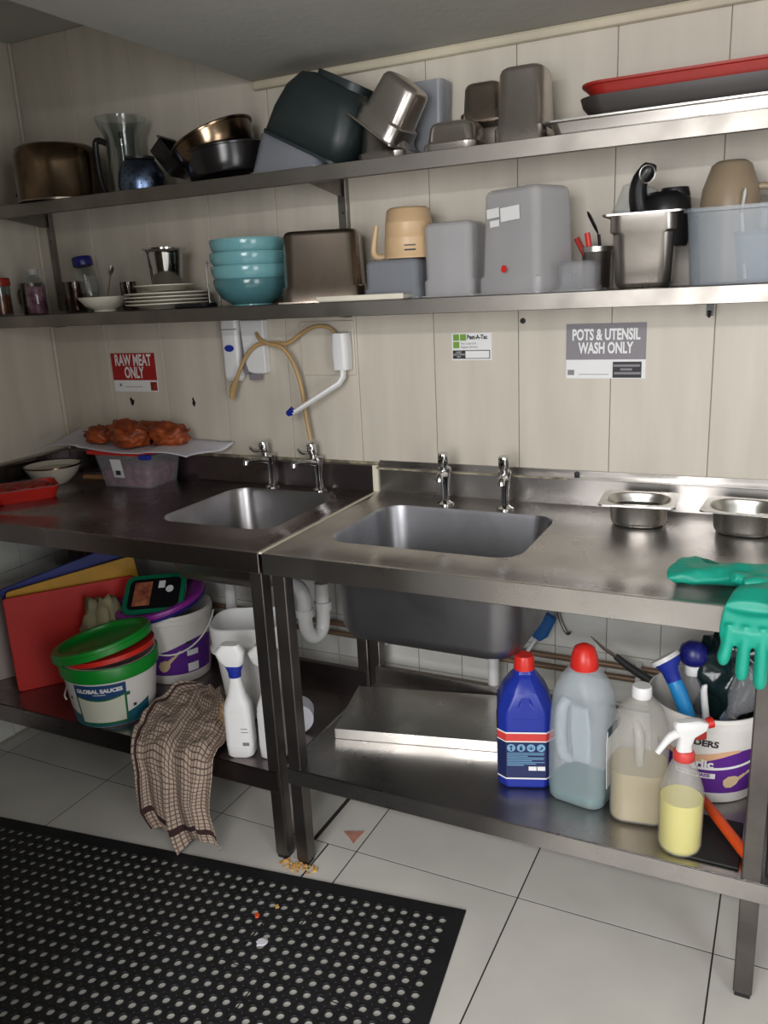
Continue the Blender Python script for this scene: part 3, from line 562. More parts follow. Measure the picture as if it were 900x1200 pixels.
t = jar('measuring_jug', 'smoky beige jug standing upside down in the storage box', 'jug', .985, -.13, [(.055, 0), (.06, .0), (.064, .16), (.06, .2), (.042, .25), (.03, .258), (0.0, .258)], m_beige2, z=ZL+.006)
obj('handle', G().tube([(.055, 0, .2), (.085, 0, .19), (.085, 0, .1), (.058, 0, .06)], .008, 10, sub=4), m_beige2, t)
t = thing('glass_cover', 'glass pan lid on edge with a dark rim in the storage box', 'lid', (1.15, -.12, ZL+.12), (0, 78, 0))
obj('glass', G().lathe([(.11, 0), (.08, .018), (.03, .026), (0.0, .027)], 36), m_glass, t, smooth=1, solid=.003); obj('rim', G().lathe([(.109, -.003), (.114, -.003), (.114, .003), (.109, .003)], 36, c0=False, c1=False), m_dark, t)
t = thing('plastic_tub', 'blue plastic tub among the things in the storage box', 'tub', (1.05, -.15, ZL+.006))
obj('body', G().loft([rr(.08, .08, .02, 0), rr(.1, .1, .02, .1), rr(.096, .096, .02, .1), rr(.076, .076, .02, .004)]), m_tubblue, t); obj('rim', G().loft([rr(.1, .1, .02, .096), rr(.106, .106, .02, .1), rr(.1, .1, .02, .104)], False, False), m_tubblue, t)
t = thing('blue_cup', 'bright blue beaker beside the glass lid in the storage box', 'cup', (1.19, -.15, ZL+.006))
obj('body', G().lathe([(.03, 0), (.04, .2), (.037, .2), (.028, .004), (0.0, .003)], 24), m_blue, t); obj('rim', G().lathe([(.038, .196), (.042, .198), (.038, .203)], 24, c0=False, c1=False), m_blue, t)
util('spatula', 'white spatula sticking up beside the smoky jug in the storage box', 'spatula', (1.03, -.19, ZL+.01), (1.015, -.19, ZL+.15), .004, m_white, 1, (.005, 0, .05), m_white)

# ------------------------------------------------------------------ on the worktops
Z9 = H+.0005
t = pan('small steel pan on the worktop nearer the sink with a dark inside', .185, .155, .066, (.812, -.15, Z9), (0, 0, 4), m_bright, taper=.9, r=.055, flange=.016)
obj('dark_inside', G().loft([rr(.118, .09, .04, .006), rr(.130, .1, .045, .045)]), m_blackm, t)  # black block filling the inside of the pan
pan('small steel pan on the worktop farther right than the other', .185, .155, .066, (1.06, -.155, Z9), (0, 0, -4), m_bright, taper=.9, r=.055, flange=.016)
t = thing('food_box', 'clear plastic box of purple pieces with a label under the fried food', 'box', (-.872, -.115, Z9), (0, 0, 2))
obj('body', G().loft([rr(.2, .15, .02, .002), rr(.245, .18, .025, .115), rr(.249, .184, .025, .115), rr(.204, .154, .02, 0)]), m_clear, t, smooth=.9)
obj('contents', G().loft([rr(.188, .14, .02, .004), rr(.205, .155, .02, .06), rr(.17, .12, .03, .075)]), m_meat, t)
obj('label', G().add([(-.045, -.0795, .035), (.0, -.0795, .035), (.0, -.092, .1), (-.045, -.092, .1)], [(0, 1, 2, 3)]), m_lwhite, t, smooth=0, solid=.001)
obj('barcode', G().box(-.03, -.012, -.0865, -.0835, .045, .06), m_dark, t, smooth=0)
obj('lid', G().loft([rr(.25, .19, .025, .115), rr(.262, .2, .025, .116), rr(.262, .2, .025, .126), rr(.25, .19, .02, .129)], T=Tr(-.02, 0, 0)), m_red, t)
obj('clip', G().box(.09, .13, -.105, -.085, .105, .122), m_blue, t, smooth=0, bevel=.003)
def paper(u, v):
    x = -.34+.68*u; y = -.118+.24*v
    e = abs(u-.5)*2; z = .134-.012*max(0, e-.55)*(1-v)*2.2+.014*math.sin(9*u+2*v)*(.2+(e if e > .45 else .1))+.05*max(0, v-.75)*2*(.5+.5*math.sin(7*u))
    x += .02*math.sin(5*v+u*3)*e; return (x, y+.02*math.sin(6*u), max(z, .1305 if e < .4 else .1))
tag(obj('paper_sheet', G().grid(paper, 40, 14, Tr(-.90, -.115, Z9)), m_paper, solid=.0012, smooth=1), 'white greaseproof paper sheet under the fried bhajis', 'paper')
def ico(sub=3):
    bm = bmesh.new(); bmesh.ops.create_icosphere(bm, subdivisions=sub, radius=1); v = [p.co.copy() for p in bm.verts]; f = [tuple(q.index for q in p.verts) for p in bm.faces]; bm.free(); return v, f
IV, IF = ico(4)
def lump(cx, cy, cz, rx, ry, rz, seed, amp=.35, fr=2.2):
    out = []
    for p in IV:
        n = noise.fractal(p*fr+Vector((seed*7.1, seed*3.3, 0)), 1.0, 2.2, 4); k = 1+amp*n+.10*noise.noise(p*9+Vector((seed, 0, 0)))
        q = Vector((p.x*rx*k, p.y*ry*k, p.z*rz*k)); q.z = max(q.z, -rz*.8); out.append(q+Vector((cx, cy, cz)))
    return out
bj = [(-1.025, -.13, .045, 'smallest fried bhaji at the left end with a thin crisp strand'), (-.935, -.10, .058, 'fried bhaji second from the left at the back of the paper'), (-.845, -.165, .056, 'fried bhaji in the middle front of the paper'),
      (-.80, -.06, .05, 'fried bhaji tucked behind the middle ones'), (-.885, -.04, .046, 'fried bhaji hidden at the back behind the second one'), (-.72, -.12, .056, 'large round fried bhaji at the right end with a long strand')]
for i, (x, y, r, lb) in enumerate(bj):
    t = thing('fried_bhaji', lb, 'food', (x, y, Z9+.1375), (0, 0, 0), 'fried bhajis on the paper')
    obj('body', G().add(lump(0, 0, r*.62, r*1.22, r*.95, r*.74, i+1, .30, 2.4), IF), m_bhaji, t, smooth=4)
    for k in range(3):
        a = random.uniform(0, 6.28); a = [2.9, 3.4, 2.2][k] if i == 0 else ([0.1, .4, 5.9][k] if i == 5 else a)
        d = Vector((math.cos(a), math.sin(a)*.5, -.05+.25*random.random()))
        obj('strand', G().tube([tuple(d*r*.6+Vector((0, 0, r*.7))), tuple(d*r*1.15+Vector((0, 0, r*.75))), tuple(d*r*1.5+Vector((0, 0, r*.62+.02*random.random())))], [.006, .004, .0015], 6, sub=3), m_bhaji, t)
util('knife', 'wooden handle lying behind the clear box', 'knife', (-1.13, -.125, Z9+.009), (-1.02, -.125, Z9+.012), .0085, m_wood)
t = thing('food_tub', 'flat red tub of minced meat at the left edge of the worktop', 'tub', (-1.115, -.40, Z9), (0, 0, 55))
obj('body', G().loft([rr(.17, .12, .02, .003), rr(.2, .15, .02, .042), rr(.204, .154, .02, .042), rr(.174, .124, .02, 0)]), m_red, t); obj('rim', G().loft([rr(.2, .15, .02, .04), rr(.212, .162, .02, .042), rr(.212, .162, .02, .045), rr(.2, .15, .02, .045)], False, False), m_clear, t)
obj('contents', G().add(lump(0, 0, .03, .088, .064, .022, 5, .18, 4), IF), m_mince, t, smooth=4)
t = thing('bowl', 'off-white bowl with a dark rim standing behind the red tub', 'bowl', (-1.198, -.2, Z9))
obj('body', G().lathe([(.045, 0), (.05, .004), (.078, .03), (.096, .062), (.098, .066), (.094, .066), (.074, .034), (.045, .01), (0.0, .008)], 40), m_cream, t, smooth=1)
obj('rim', G().lathe([(.094, .064), (.1, .064), (.1, .069), (.094, .069)], 40, c0=False, c1=False), m_burnt, t)
obj('contents', G().lathe([(.07, .035), (.085, .05), (.05, .056), (0.0, .057)], 32), m_cream, t)

# ------------------------------------------------------------------ gloves
SX = Matrix.Identity(4)
t = thing('rubber_glove', 'green rubber glove hanging fingers down over the front of the right worktop', 'glove', (1.106, -.655, H))
g = G()
def ell(cx, cy, cz, a, b, n=18, tilt=0):   # ellipse, long axis x, short axis in the (y,z) plane turned by tilt
    ct, st = math.cos(tilt), math.sin(tilt)
    return [(cx+a*math.cos(2*PI*i/n), cy+b*math.sin(2*PI*i/n)*ct, cz+b*math.sin(2*PI*i/n)*st) for i in range(n)]
g.loft([ell(.02, .13, .018, .04, .010, tilt=PI/2), ell(.015, .06, .02, .045, .014, tilt=PI/2), ell(.008, .015, .020, .047, .015, tilt=1.3), ell(.0, -.022, .006, .050, .015, tilt=.9),
        ell(-.002, -.036, -.03, .053, .015, tilt=.2), ell(-.001, -.037, -.045, .053, .0125), ell(.0, -.037, -.056, .052, .0095), ell(.0, -.037, -.063, .049, .005)])
for x0, x1, ln, r in ((-.036, -.043, .104, .0155), (-.008, -.010, .130, .0160), (.021, .022, .143, .0162), (.046, .054, .112, .0145)):
    g.tube([(x0, -.035, -.02), (x0, -.036, -.04), ((x0+x1)/2, -.038, -.07), (x1, -.040, -ln+.016), (x1, -.040, -ln+.004), (x1, -.039, -ln)], [r*.8, r*.9, r*.93, r, r*.72, r*.2], 14, flat=.8, sub=2)
g.tube([(.038, .03, .02), (.056, -.002, .028), (.05, -.028, .022), (.04, -.036, .012)], [.015, .0145, .013, .008], 14, sub=3)
obj('glove_hand', g, m_glove, t, smooth=4, remesh=.0022)
t = thing('rubber_glove', 'green rubber glove lying flat with its cuff towards the sink', 'glove', (1.08, -.535, Z9))
g = G(); R0 = random.Random(3)
lp = []
for k, (x, yw, zh, yc) in enumerate(((-.132, .060, .016, 0), (-.115, .062, .020, 0), (-.085, .058, .022, -.004), (-.05, .046, .02, -.004), (-.01, .040, .021, -.0), (.04, .046, .021, .0), (.09, .048, .018, .0), (.12, .044, .013, 0))):
    lp.append([(x+.010*math.sin(2*a+k), yc+yw*math.cos(a)*(1+.06*math.sin(5*a+k*1.7)), max(.0015, zh*1.02+zh*math.sin(a)*(1+.22*math.sin(4*a+k*2.1)))) for a in [2*PI*i/28 for i in range(28)]])
g.loft(lp)
for y0, dx, ln, r in ((-.034, .09, .07, .013), (-.01, .1, .085, .014), (.015, .1, .08, .014), (.036, .09, .06, .012)):
    g.tube([(dx, y0, .016), (dx+ln*.5, y0*1.2, .018), (dx+ln, y0*1.3, .016)], [r, r, r*.8], 12, sub=3)
g.tube([(.02, -.03, .02), (.0, -.05, .03), (-.015, -.064, .038)], [.014, .014, .011], 12, sub=3)
g.tube([(.05, -.035, .02), (.03, -.06, .03), (.005, -.07, .028)], [.013, .013, .01], 12, sub=3)
obj('glove_hand', g, m_glove, t, smooth=4, remesh=.0022)
g = G(); 
obj('cuff_fold_shade', G().tube([(-.1, .035, .036), (-.07, .015, .041), (-.03, -.012, .038)], [.003, .006, .002], 10, flat=.4, sub=3), M('glove_shadow_fold', (18, 120, 100), .6), t)  # darker green strip paints the shade of a fold in the cuff

# ------------------------------------------------------------------ right undershelf
ZS = .3005
t = thing('steel_sheet', 'loose flanged sheet of steel lying on the right undershelf', 'panel', (.06, -.475, ZS), (0, 0, 12.5))
obj('sheet', G().box(0, .66, 0, .26, .028, .0305).box(0, .66, 0, .0025, 0, .0305).box(0, .66, .2575, .26, 0, .0305), m_bright, t, smooth=0, bevel=.001)
t = thing('jerrycan', 'blue jerrycan with red cap and navy instruction label', 'bottle', (.6, -.448, ZS), (0, 0, 20))
def octl(w, d, c, z): return [(w/2-c, -d/2, z), (w/2, -d/2+c, z), (w/2, d/2-c, z), (w/2-c, d/2, z), (-w/2+c, d/2, z), (-w/2, d/2-c, z), (-w/2, -d/2+c, z), (-w/2+c, -d/2, z)]
W, DD = .134, .135
obj('body', G().loft([octl(W-.02, DD-.02, .02, 0), octl(W-.004, DD-.004, .02, .004), octl(W, DD, .02, .012), octl(W, DD, .02, .20), octl(W-.004, DD-.004, .022, .215), octl(W-.03, DD-.03, .025, .25), octl(W-.075, DD-.06, .016, .282), octl(.05, .05, .014, .292), octl(.046, .046, .013, .305)]), m_blue, t, smooth=.5, bevel=.004)
obj('shoulder_facet', G().loft([[(-.038, -.0685, .19), (.038, -.0685, .19), (.012, -.064, .232), (-.012, -.064, .232)], [(-.03, -.055, .19), (.03, -.055, .19), (.012, -.04, .262), (-.012, -.04, .262)]]), m_blue, t, smooth=0, bevel=.004)
obj('cap', G().lathe([(.024, .296), (.026, .297), (.024, .325), (.021, .332), (.0, .332)], 24), m_red, t)
obj('handle', G().tube([(0, .02, .28), (0, .035, .305), (0, .055, .295), (0, .06, .245)], .011, 12, sub=4), m_blue, t)
e = .0012
def band(z0, z1, mat, nm, e=e, par=t): return obj(nm, G().loft([octl(W+2*e, DD+2*e, .02, z0), octl(W+2*e, DD+2*e, .02, z1)], False, False), mat, par, smooth=0)
lb_ = band(.032, .155, m_navy, 'label'); band(.135, .155, m_lred, 'label_band', e*1.4); band(.155, .159, m_lwhite, 'label_edge', e*1.6); band(.132, .135, m_lwhite, 'label_edge', e*1.6); band(.03, .034, m_lwhite, 'label_edge', e*1.6)
yf = -DD/2-.003
for i in range(4):
    cx = -.036+.024*i
    ic = obj('pictogram', G().lathe([(.0, 0), (.0102, 0), (.0102, .001), (.0, .001)], 20, Tr(cx, yf+.001, .117) @ FRONT), m_lblue, t, smooth=0)
    gg = G()
    if i == 0: gg.box(cx-.003, cx+.003, yf-.001, yf, .118, .123).box(cx-.002, cx+.002, yf-.001, yf, .110, .116)
    if i == 1: gg.box(cx-.0035, cx+.0035, yf-.001, yf, .111, .119).box(cx-.002, cx+.002, yf-.001, yf, .12, .123)
    if i == 2: gg.add([(cx-.008, yf-.0006, .119), (cx, yf-.0006, .112), (cx+.008, yf-.0006, .119), (cx, yf-.0006, .116)], [(0, 1, 2, 3)]); gg.box(cx-.001, cx+.001, yf-.001, yf, .112, .122)
    if i == 3: gg.lathe([(.003, 0), (.003, .001)], 10, Tr(cx+.002, yf+.0003, .117) @ FRONT); gg.box(cx-.005, cx+.001, yf-.001, yf, .112, .114)
    obj('pictogram_mark', gg, m_navy, t, smooth=0)
gg = G()
for i in range(9):
    z = .103-.0042*i; w_ = [.09, .088, .05, .09, .088, .06, .09, .07, .04][i]
    gg.box(-.046, -.046+w_, yf, yf+.001, z-.001, z+.0006)
tag(obj('small_print', gg, m_lblue, t, smooth=0), kind='stuff')
obj('white_boxes', G().box(.006, .025, yf, yf+.001, .055, .066).box(.027, .046, yf, yf+.001, .055, .066), m_lwhite, t, smooth=0)

t = thing('detergent_bottle', 'tall cloudy five litre bottle with red domed cap and teal liquid at its bottom', 'bottle', (.752, -.470, ZS), (0, 0, -10))
prof = [(.128, .118, .03, 0), (.138, .128, .035, .006), (.142, .132, .036, .03), (.142, .132, .036, .15), (.138, .130, .04, .22), (.134, .124, .045, .27), (.112, .106, .05, .305), (.074, .072, .036, .332), (.046, .046, .022, .342), (.044, .044, .0215, .352)]
obj('body', G().loft([rr(a, b, c, z, 7) for a, b, c, z in prof]), m_hdpe, t, smooth=1.2)
obj('liquid', G().loft([rr(.120, .110, .03, .003, 7), rr(.138, .128, .034, .012, 7), rr(.139, .129, .034, .034, 7)]), m_liqg, t)
obj('handle', G().tube([(-.018, -.055, .272), (-.024, -.070, .25), (-.024, -.075, .19), (-.020, -.071, .14), (-.008, -.058, .12)], [.014, .015, .014, .014, .012], 14, sub=4), m_hdpe, t)
obj('grip_recess', G().loft([rr(.045, .02, .009, .13, 4, .024, -.063), rr(.05, .014, .006, .20, 4, .02, -.062), rr(.04, .012, .005, .26, 4, .014, -.056)]), m_hdpe, t, smooth=1.2)
obj('cap', G().lathe([(.032, .333), (.0335, .336), (.032, .352), (.0295, .368), (.028, .370), (.024, .384), (.013, .391), (.008, .393), (0.0, .393)], 28), m_red, t, smooth=.9)
lab(obj('label', G().loft([[(.0715, y, z) for y, z in ((-.03, .05), (.045, .06), (.045, .2), (-.03, .2), (-.036, .17))], [(.0728, y, z) for y, z in ((-.03, .05), (.045, .06), (.045, .2), (-.03, .2), (-.036, .17))]]), m_lwhite, t, smooth=0), 'white side label')
obj('label_band', G().box(.0716, .0735, -.03, .045, .185, .205), M('label_dark_teal', (60, 84, 92), .5), t, smooth=0)

t = thing('cleaning_bottle', 'cloudy square bottle with white cap holding beige liquid', 'bottle', (.888, -.497, ZS), (0, 0, 8))
prof = [(.105, .10, .03, 0), (.122, .116, .032, .006), (.126, .12, .034, .02), (.126, .12, .034, .2), (.122, .116, .04, .23), (.1, .095, .042, .262), (.06, .06, .028, .288), (.036, .036, .0175, .296), (.036, .036, .0175, .306)]
obj('body', G().loft([rr(a, b, c, z, 7) for a, b, c, z in prof]), m_hdpe2, t, smooth=1.2)
obj('liquid', G().loft([rr(.10, .095, .03, .003, 7), rr(.121, .115, .032, .01, 7), rr(.122, .116, .033, .128, 7)]), m_liqb, t)
obj('handle', G().tube([(-.01, -.045, .255), (-.002, -.062, .235), (0, -.064, .19), (0, -.058, .16)], [.01, .012, .011, .009], 12, sub=4), m_hdpe2, t)
obj('cap', G().lathe([(.022, .298), (.0225, .3), (.0215, .322), (.019, .325), (.0, .325)], 24), m_white, t)

def spray(label, loc, rz, body, liquid, lmat, trig, collar, sc=1.0, noz=None, nozrot=0):
    t = thing('spray_bottle', label, 'spray bottle', loc, (0, 0, rz))
    return t
t = thing('spray_bottle', 'clear spray bottle of yellow liquid with white trigger and red nozzle', 'spray bottle', (.992, -.590, ZS), (0, 0, -150))
obj('body', G().lathe([(.036, 0), (.043, .004), (.0455, .015), (.046, .13), (.044, .15), (.036, .175), (.028, .2), (.021, .215), (.019, .225), (.0, .225)], 32), m_hdpe2, t, smooth=1)
obj('liquid', G().lathe([(.034, .003), (.041, .006), (.0435, .016), (.0438, .125), (.0, .125)], 32), m_liqy, t, smooth=1)
obj('collar', G().lathe([(.021, .216), (.0225, .218), (.0225, .232), (.019, .238), (.0, .238)], 24), m_lred, t)
obj('trigger_head', G().loft([rr(.034, .026, .01, .234, 4), rr(.03, .024, .01, .25, 4), rr(.036, .022, .008, .27, 4, -.004), rr(.07, .024, .008, .285, 4, -.012), rr(.074, .024, .008, .30, 4, -.012), rr(.05, .018, .006, .307, 4, -.005)]), m_white, t, smooth=.9)
obj('trigger', G().tube([(.012, 0, .28), (.03, 0, .272), (.044, 0, .256), (.058, 0, .236)], [.010, .009, .007, .006], 10, sub=3, flat=1.1), m_white, t)
obj('nozzle', G().lathe([(.009, 0), (.0115, .002), (.0115, .013), (.007, .015), (0.0, .015)], 12, Tr(-.046, 0, .296, 0, -80, 0)), m_red, t)
obj('lever_back', G().box(-.045, -.02, -.008, .008, .262, .286), m_dred, t, bevel=.003)

# mayonnaise buckets: label geometry wrapped on the tapered wall
def bucket(lb, loc, rz, r0, r1, h, bodymat, cat='bucket', rim=True):
    t = thing('bucket', lb, cat, loc, (0, 0, rz))
    b = obj('body', G().lathe([(r0-.008, 0), (r0-.002, .002), (r0, .008), (r1, h-.03), (r1+.003, h-.028), (r1+.003, h-.012), (r1, h-.01), (r1, h), (r1-.003, h), (r1-.003, h-.02), (r0-.003, .01), (0.0, .006)], 56), bodymat, t, smooth=.7)
    def wrap(a, z, e=.0008):
        r = r0+(r1-r0)*(z-.008)/(h-.038)+e; return (r*math.sin(a), -r*math.cos(a), z)
    return t, wrap
def wpatch(t, wrap, nm, mat, a0, a1, zlo, zhi, n=24, e=.0008, m=1):
    g = G(); v = []; f = []
    for i in range(n+1):
        s = i/n; a = a0+(a1-a0)*s; lo = zlo(s) if callable(zlo) else zlo; hi = zhi(s) if callable(zhi) else zhi
        for j in range(m+1): v.append(wrap(a, lo+(hi-lo)*j/m, e))
    for i in range(n):
        for j in range(m): f.append((i*(m+1)+j, (i+1)*(m+1)+j, (i+1)*(m+1)+j+1, i*(m+1)+j+1))
    return obj(nm, g.add(v, f), mat, t, smooth=1)
def wtext(t, wrap, body, size, mat, a0, z0, slope=0, xs=1, bold=0, r=.14, e=.002):
    cs, sn = math.cos(slope), math.sin(slope)
    return text('lettering', body, size, mat, None, t, xs, bold, 'CENTER', warp=lambda x, y: wrap(a0+(x*cs-y*sn)/r, z0+(x*sn+y*cs), e))
def wspoon(t, wrap, mat, a0, z0, sc, ang, e=.0024):
    g = G(); pts = [(-.03, .0), (-.026, .013), (-.01, .019), (.008, .014), (.016, .006), (.07, .004), (.072, -.003), (.016, -.006), (.006, -.014), (-.012, -.017), (-.026, -.011)]
    c, s_ = math.cos(ang), math.sin(ang)
    g.add([wrap(a0+(x*c-y*s_)*sc/.14, z0+(x*s_+y*c)*sc, e) for x, y in pts], [tuple(range(len(pts)))]); return obj('spoon_picture', g, mat, t, smooth=0)
m_bktw = M('white_bucket', (228, 224, 220), .35, var=.02)
m_spoonc = M('spoon_print', (214, 188, 150), .5, var=.06)
t, wr = bucket('white and purple mayonnaise bucket full of bottles and brushes', (1.012, -.285, ZS), 18, .122, .139, .226, m_bktw)
wpatch(t, wr, 'label_wave', m_purp, -1.2, 1.1, .03, lambda s: .128+.016*math.sin(s*7.2+2.6))
wpatch(t, wr, 'label_swoosh', M('label_peach', (226, 178, 140), .5), -1.2, .35, lambda s: .128+.016*math.sin(s*(1.55/2.3)*7.2+2.6)-.002, lambda s: .132+.016*math.sin(s*(1.55/2.3)*7.2+2.6)+.014*math.sin(PI*s), e=.0012)
wtext(t, wr, 'FUNDERS', .023, m_dark, -.40, .166, -.06, 1.05, .0008)
wtext(t, wr, 'Garlic', .03, m_lwhite, -.38, .108, .02, 1.1, .0012); wpatch(t, wr, 'script_stroke', m_lwhite, -.45, .62, lambda s: .094+.012*s*s-.002*(1-s), lambda s: .099+.014*s*s, e=.0016)
wpatch(t, wr, 'name_box', m_lwhite, -.75, -.05, .070, .084, e=.0014); wtext(t, wr, 'MAYONNAISE', .0125, m_purp, -.42, .078, 0, 1.0, .0004, e=.0022)
wspoon(t, wr, m_spoonc, .28, .064, .9, .35)
obj('handle', G().tube([tuple(Vector(wr(-1.5+3.0*i/20, .175-.11*math.sin(PI*i/20), .004))) for i in range(21)], .0022, 8), m_white, t) if False else None
BX, BY = 1.012, -.285
t = thing('hand_brush', 'bright blue handled brush with dark blue collar in the mayonnaise bucket', 'brush', (BX-.02, BY-.07, ZS+.02))
obj('handle', G().tube([(0, .0, .05), (-.015, .01, .15), (-.042, .02, .22), (-.055, .025, .245)], [.015, .018, .019, .018], 16, sub=4), m_sky, t)
obj('collar', G().tube([(-.054, .025, .243), (-.066, .03, .268), (-.074, .033, .29), (-.079, .035, .298)], [.018, .021, .033, .036], 18), m_blue, t)
obj('head', G().tube([(-.076, .034, .292), (-.082, .036, .30)], [.038, .036], 18), m_white, t)
t = jar('plastic_bottle', 'clear bottle with white neck ring and dark blue round cap in the bucket', 'bottle', BX-.04, BY+.02, [(.026, 0), (.03, .004), (.03, .19), (.022, .215), (.018, .225), (.0, .225)], m_clear, [(.018, .225), (.019, .227), (.019, .25), (.0, .25)], m_white, z=ZS+.035)
obj('ball_cap', G().lathe([(.018, .25), (.03, .258), (.036, .275), (.03, .298), (.014, .31), (.0, .311)], 24), m_dblue, t, smooth=1)
t = thing('white_tube', 'thin white plastic tube standing in the bucket', 'tube', (BX+.005, BY-.045, ZS+.03)); obj('body', G().tube([(.01, 0, 0), (0, 0, .12), (-.012, 0, .22), (-.005, 0, .235)], [.009, .009, .008, .004], 12, sub=3), m_white, t); obj('end', G().tube([(.012, 0, -.004), (.01, 0, .006)], .012, 12), m_frost, t)
t = thing('squeezy_bottle', 'clear bottle lying neck down with a silvery cap in the bucket', 'bottle', (BX+.055, BY-.07, ZS+.21), (0, 28, 10))
obj('body', G().lathe([(.012, 0), (.018, .02), (.034, .045), (.036, .11), (.03, .13), (.0, .132)], 24), m_clear, t, smooth=1); obj('cap', G().lathe([(.0, -.02), (.014, -.02), (.016, -.018), (.016, .004), (.012, .006)], 20), m_foil, t)
t = thing('plastic_bottle', 'big frosted bottle leaning at the right side of the bucket', 'bottle', (BX+.095, BY-.02, ZS+.06), (0, 22, 0))
obj('body', G().loft([rr(.07, .06, .02, 0), rr(.08, .07, .02, .12), rr(.07, .06, .025, .17), rr(.03, .03, .014, .2)]), m_frost, t, smooth=1); obj('cap', G().lathe([(.016, .2), (.016, .22), (.0, .222)], 16), m_white, t)
tag(obj('bin_bag', G().add([p+Vector((BX+.06, BY+.045, ZS+.255)) for p in lump(0, 0, 0, .09, .06, .13, 9, .4, 1.8)], IF), m_bag, smooth=4), 'dark green black plastic film bundle stuffed in the back of the bucket', 'bag')
t = thing('griddle_scraper', 'orange handled black scraper lying before the mayonnaise bucket', 'scraper', (1.03, -.455, ZS+.014))
obj('handle', G().tube([(-.005, .02, .014), (.02, -.02, .012), (.09, -.125, .004), (.10, -.14, .002)], [.009, .012, .013, .009], 14, sub=3), m_orange, t)
obj('ferrule', G().tube([(-.02, .04, .012), (-.004, .018, .014)], [.010, .010], 12), m_black, t)
tag(obj('black_sheet', G().box(.975, 1.115, -.625, -.46, ZS, ZS+.006).box(1.165, 1.32, -.62, -.2, ZS, ZS+.09), m_rubber, bevel=.004, smooth=0), 'flat black tray under the orange handle at the shelf end', 'tray')
for z, lb in ((.437, 'upper brown pipe running along the wall behind the bottles'), (.402, 'lower brown pipe running along the wall behind the bottles')):
    t = thing('wall_pipe', lb, 'pipe', (.2, -.03, z)); obj('pipe', G().tube([(-1.4, 0, 0), (1.3, 0, 0)], .009, 12), m_pipe, t)
    for k in range(3): obj('clip', G().box(-1.0+.8*k, -.985+.8*k, -.012, .028, -.012, .012), m_wpipe, t, smooth=0, bevel=.002)
t = thing('hand_brush', 'small blue scoop hung against the wall tiles behind the blue jerrycan', 'brush', (.49, -.05, .45), (0, 30, 0))
obj('head', G().loft([rr(.03, .02, .006, .055, 4), rr(.05, .03, .01, .08, 4), rr(.036, .022, .008, .14, 4)]), M('deep_sky_blue', (24, 92, 160), .4), t); obj('handle', G().tube([(0, 0, -.06), (0, 0, .058)], .006, 10), m_white, t)
tag(obj('wall_hook', G().tube([(.565, -.02, .62), (.572, -.02, .58), (.585, -.022, .54), (.602, -.028, .515), (.612, -.03, .52)], [.006, .006, .005, .005, .004], 8, sub=4), m_leg), 'bent dark hook hanging beneath the worktop above the bottles', 'hook')
t = thing('knife', 'dark handled knife wedged between the wall pipes and the bottles', 'knife', (.70, -.07, .505)); obj('handle', G().tube([(.05, 0, -.02), (.09, -.01, -.042), (.155, -.02, -.072)], [.009, .011, .012], 12, sub=3), m_dark, t); obj('blade', G().tube([(-.02, 0, .03), (.015, 0, 0), (.05, 0, -.02)], [.003, .010, .012], 10, flat=.25), m_pan2, t)

# ------------------------------------------------------------------ left undershelf
ZT = .2755
def board(nm, lb, start, ang, w, h, lean, mat, roll=0, th=.012):
    t = thing(nm, lb, 'cutting board', start, (-lean, 0, 0)); t.rotation_euler = (Matrix.Rotation(math.radians(ang), 3, 'Z') @ Matrix.Rotation(math.radians(-lean), 3, 'X') @ Matrix.Rotation(math.radians(-roll), 3, 'Y')).to_euler()
    bl = []
    for y in (0, th): bl.append([(x, y, z) for x, z, _ in [(p[0], p[1], 0) for p in rr(w, h, .012, 0, 4, w/2, h/2)]])
    obj('board', G().loft(bl), mat, t, smooth=0, bevel=.002, bseg=2)
    return t
board('cutting_board', 'red cutting board leaning foremost behind the green lidded bucket', (-1.095, -.572, ZT), 52, .42, .325, 3, m_rboard)
board('cutting_board', 'yellow cutting board leaning behind the red one', (-1.085, -.515, ZT+.004), 52, .42, .335, 3, m_yboard, 7)
board('cutting_board', 'blue cutting board leaning behind the yellow one', (-1.095, -.485, ZT+.008), 52, .42, .34, 3, m_bboard, 13)
board('cutting_board', 'scuffed pinkish white cutting board at the far left of the leaning boards', (-1.285, -.625, ZT), 62, .42, .33, 2, m_wboard)
t, wr = bucket('white sauce bucket with green band, worded label and loose green lid', (-.700, -.535, ZT), 24, .122, .142, .20, m_bktw)
obj('green_rim', G().lathe([(.140, .155), (.147, .156), (.150, .196), (.147, .2), (.143, .2)], 56, c0=False, c1=False), m_green, t, smooth=.8)
wpatch(t, wr, 'label_base', M('label_teal', (30, 92, 110), .45), -1.15, 1.25, .004, lambda s: .05+.10*abs(s-.5)**1.5-.02, e=.0008)
wpatch(t, wr, 'label', M('label_sauce_blue', (34, 70, 120), .45), -.50, .66, .012, .148, e=.0014)
wpatch(t, wr, 'label_band', m_dgreen, -.50, .66, .012, lambda s: .112-.012*math.sin(PI*s), e=.0018)
wpatch(t, wr, 'label_field', M('label_offwhite', (212, 212, 196), .5), -.45, .61, .02, lambda s: .106-.012*math.sin(PI*s), e=.0022)
wtext(t, wr, 'GLOBAL SAUCES', .0175, m_lwhite, .08, .129, 0, 1.02, .0009, .134, .003); wpatch(t, wr, 'underline', m_lwhite, -.05, .22, .1155, .1175, e=.0026)
wpatch(t, wr, 'leaf_mark', m_dgreen, .66, .74, .1, .112, 6); wpatch(t, wr, 'leaf_mark', m_dark, .80, .88, .055, .065, 6); wpatch(t, wr, 'leaf_mark', m_dark, -.75, -.68, .09, .1, 6)
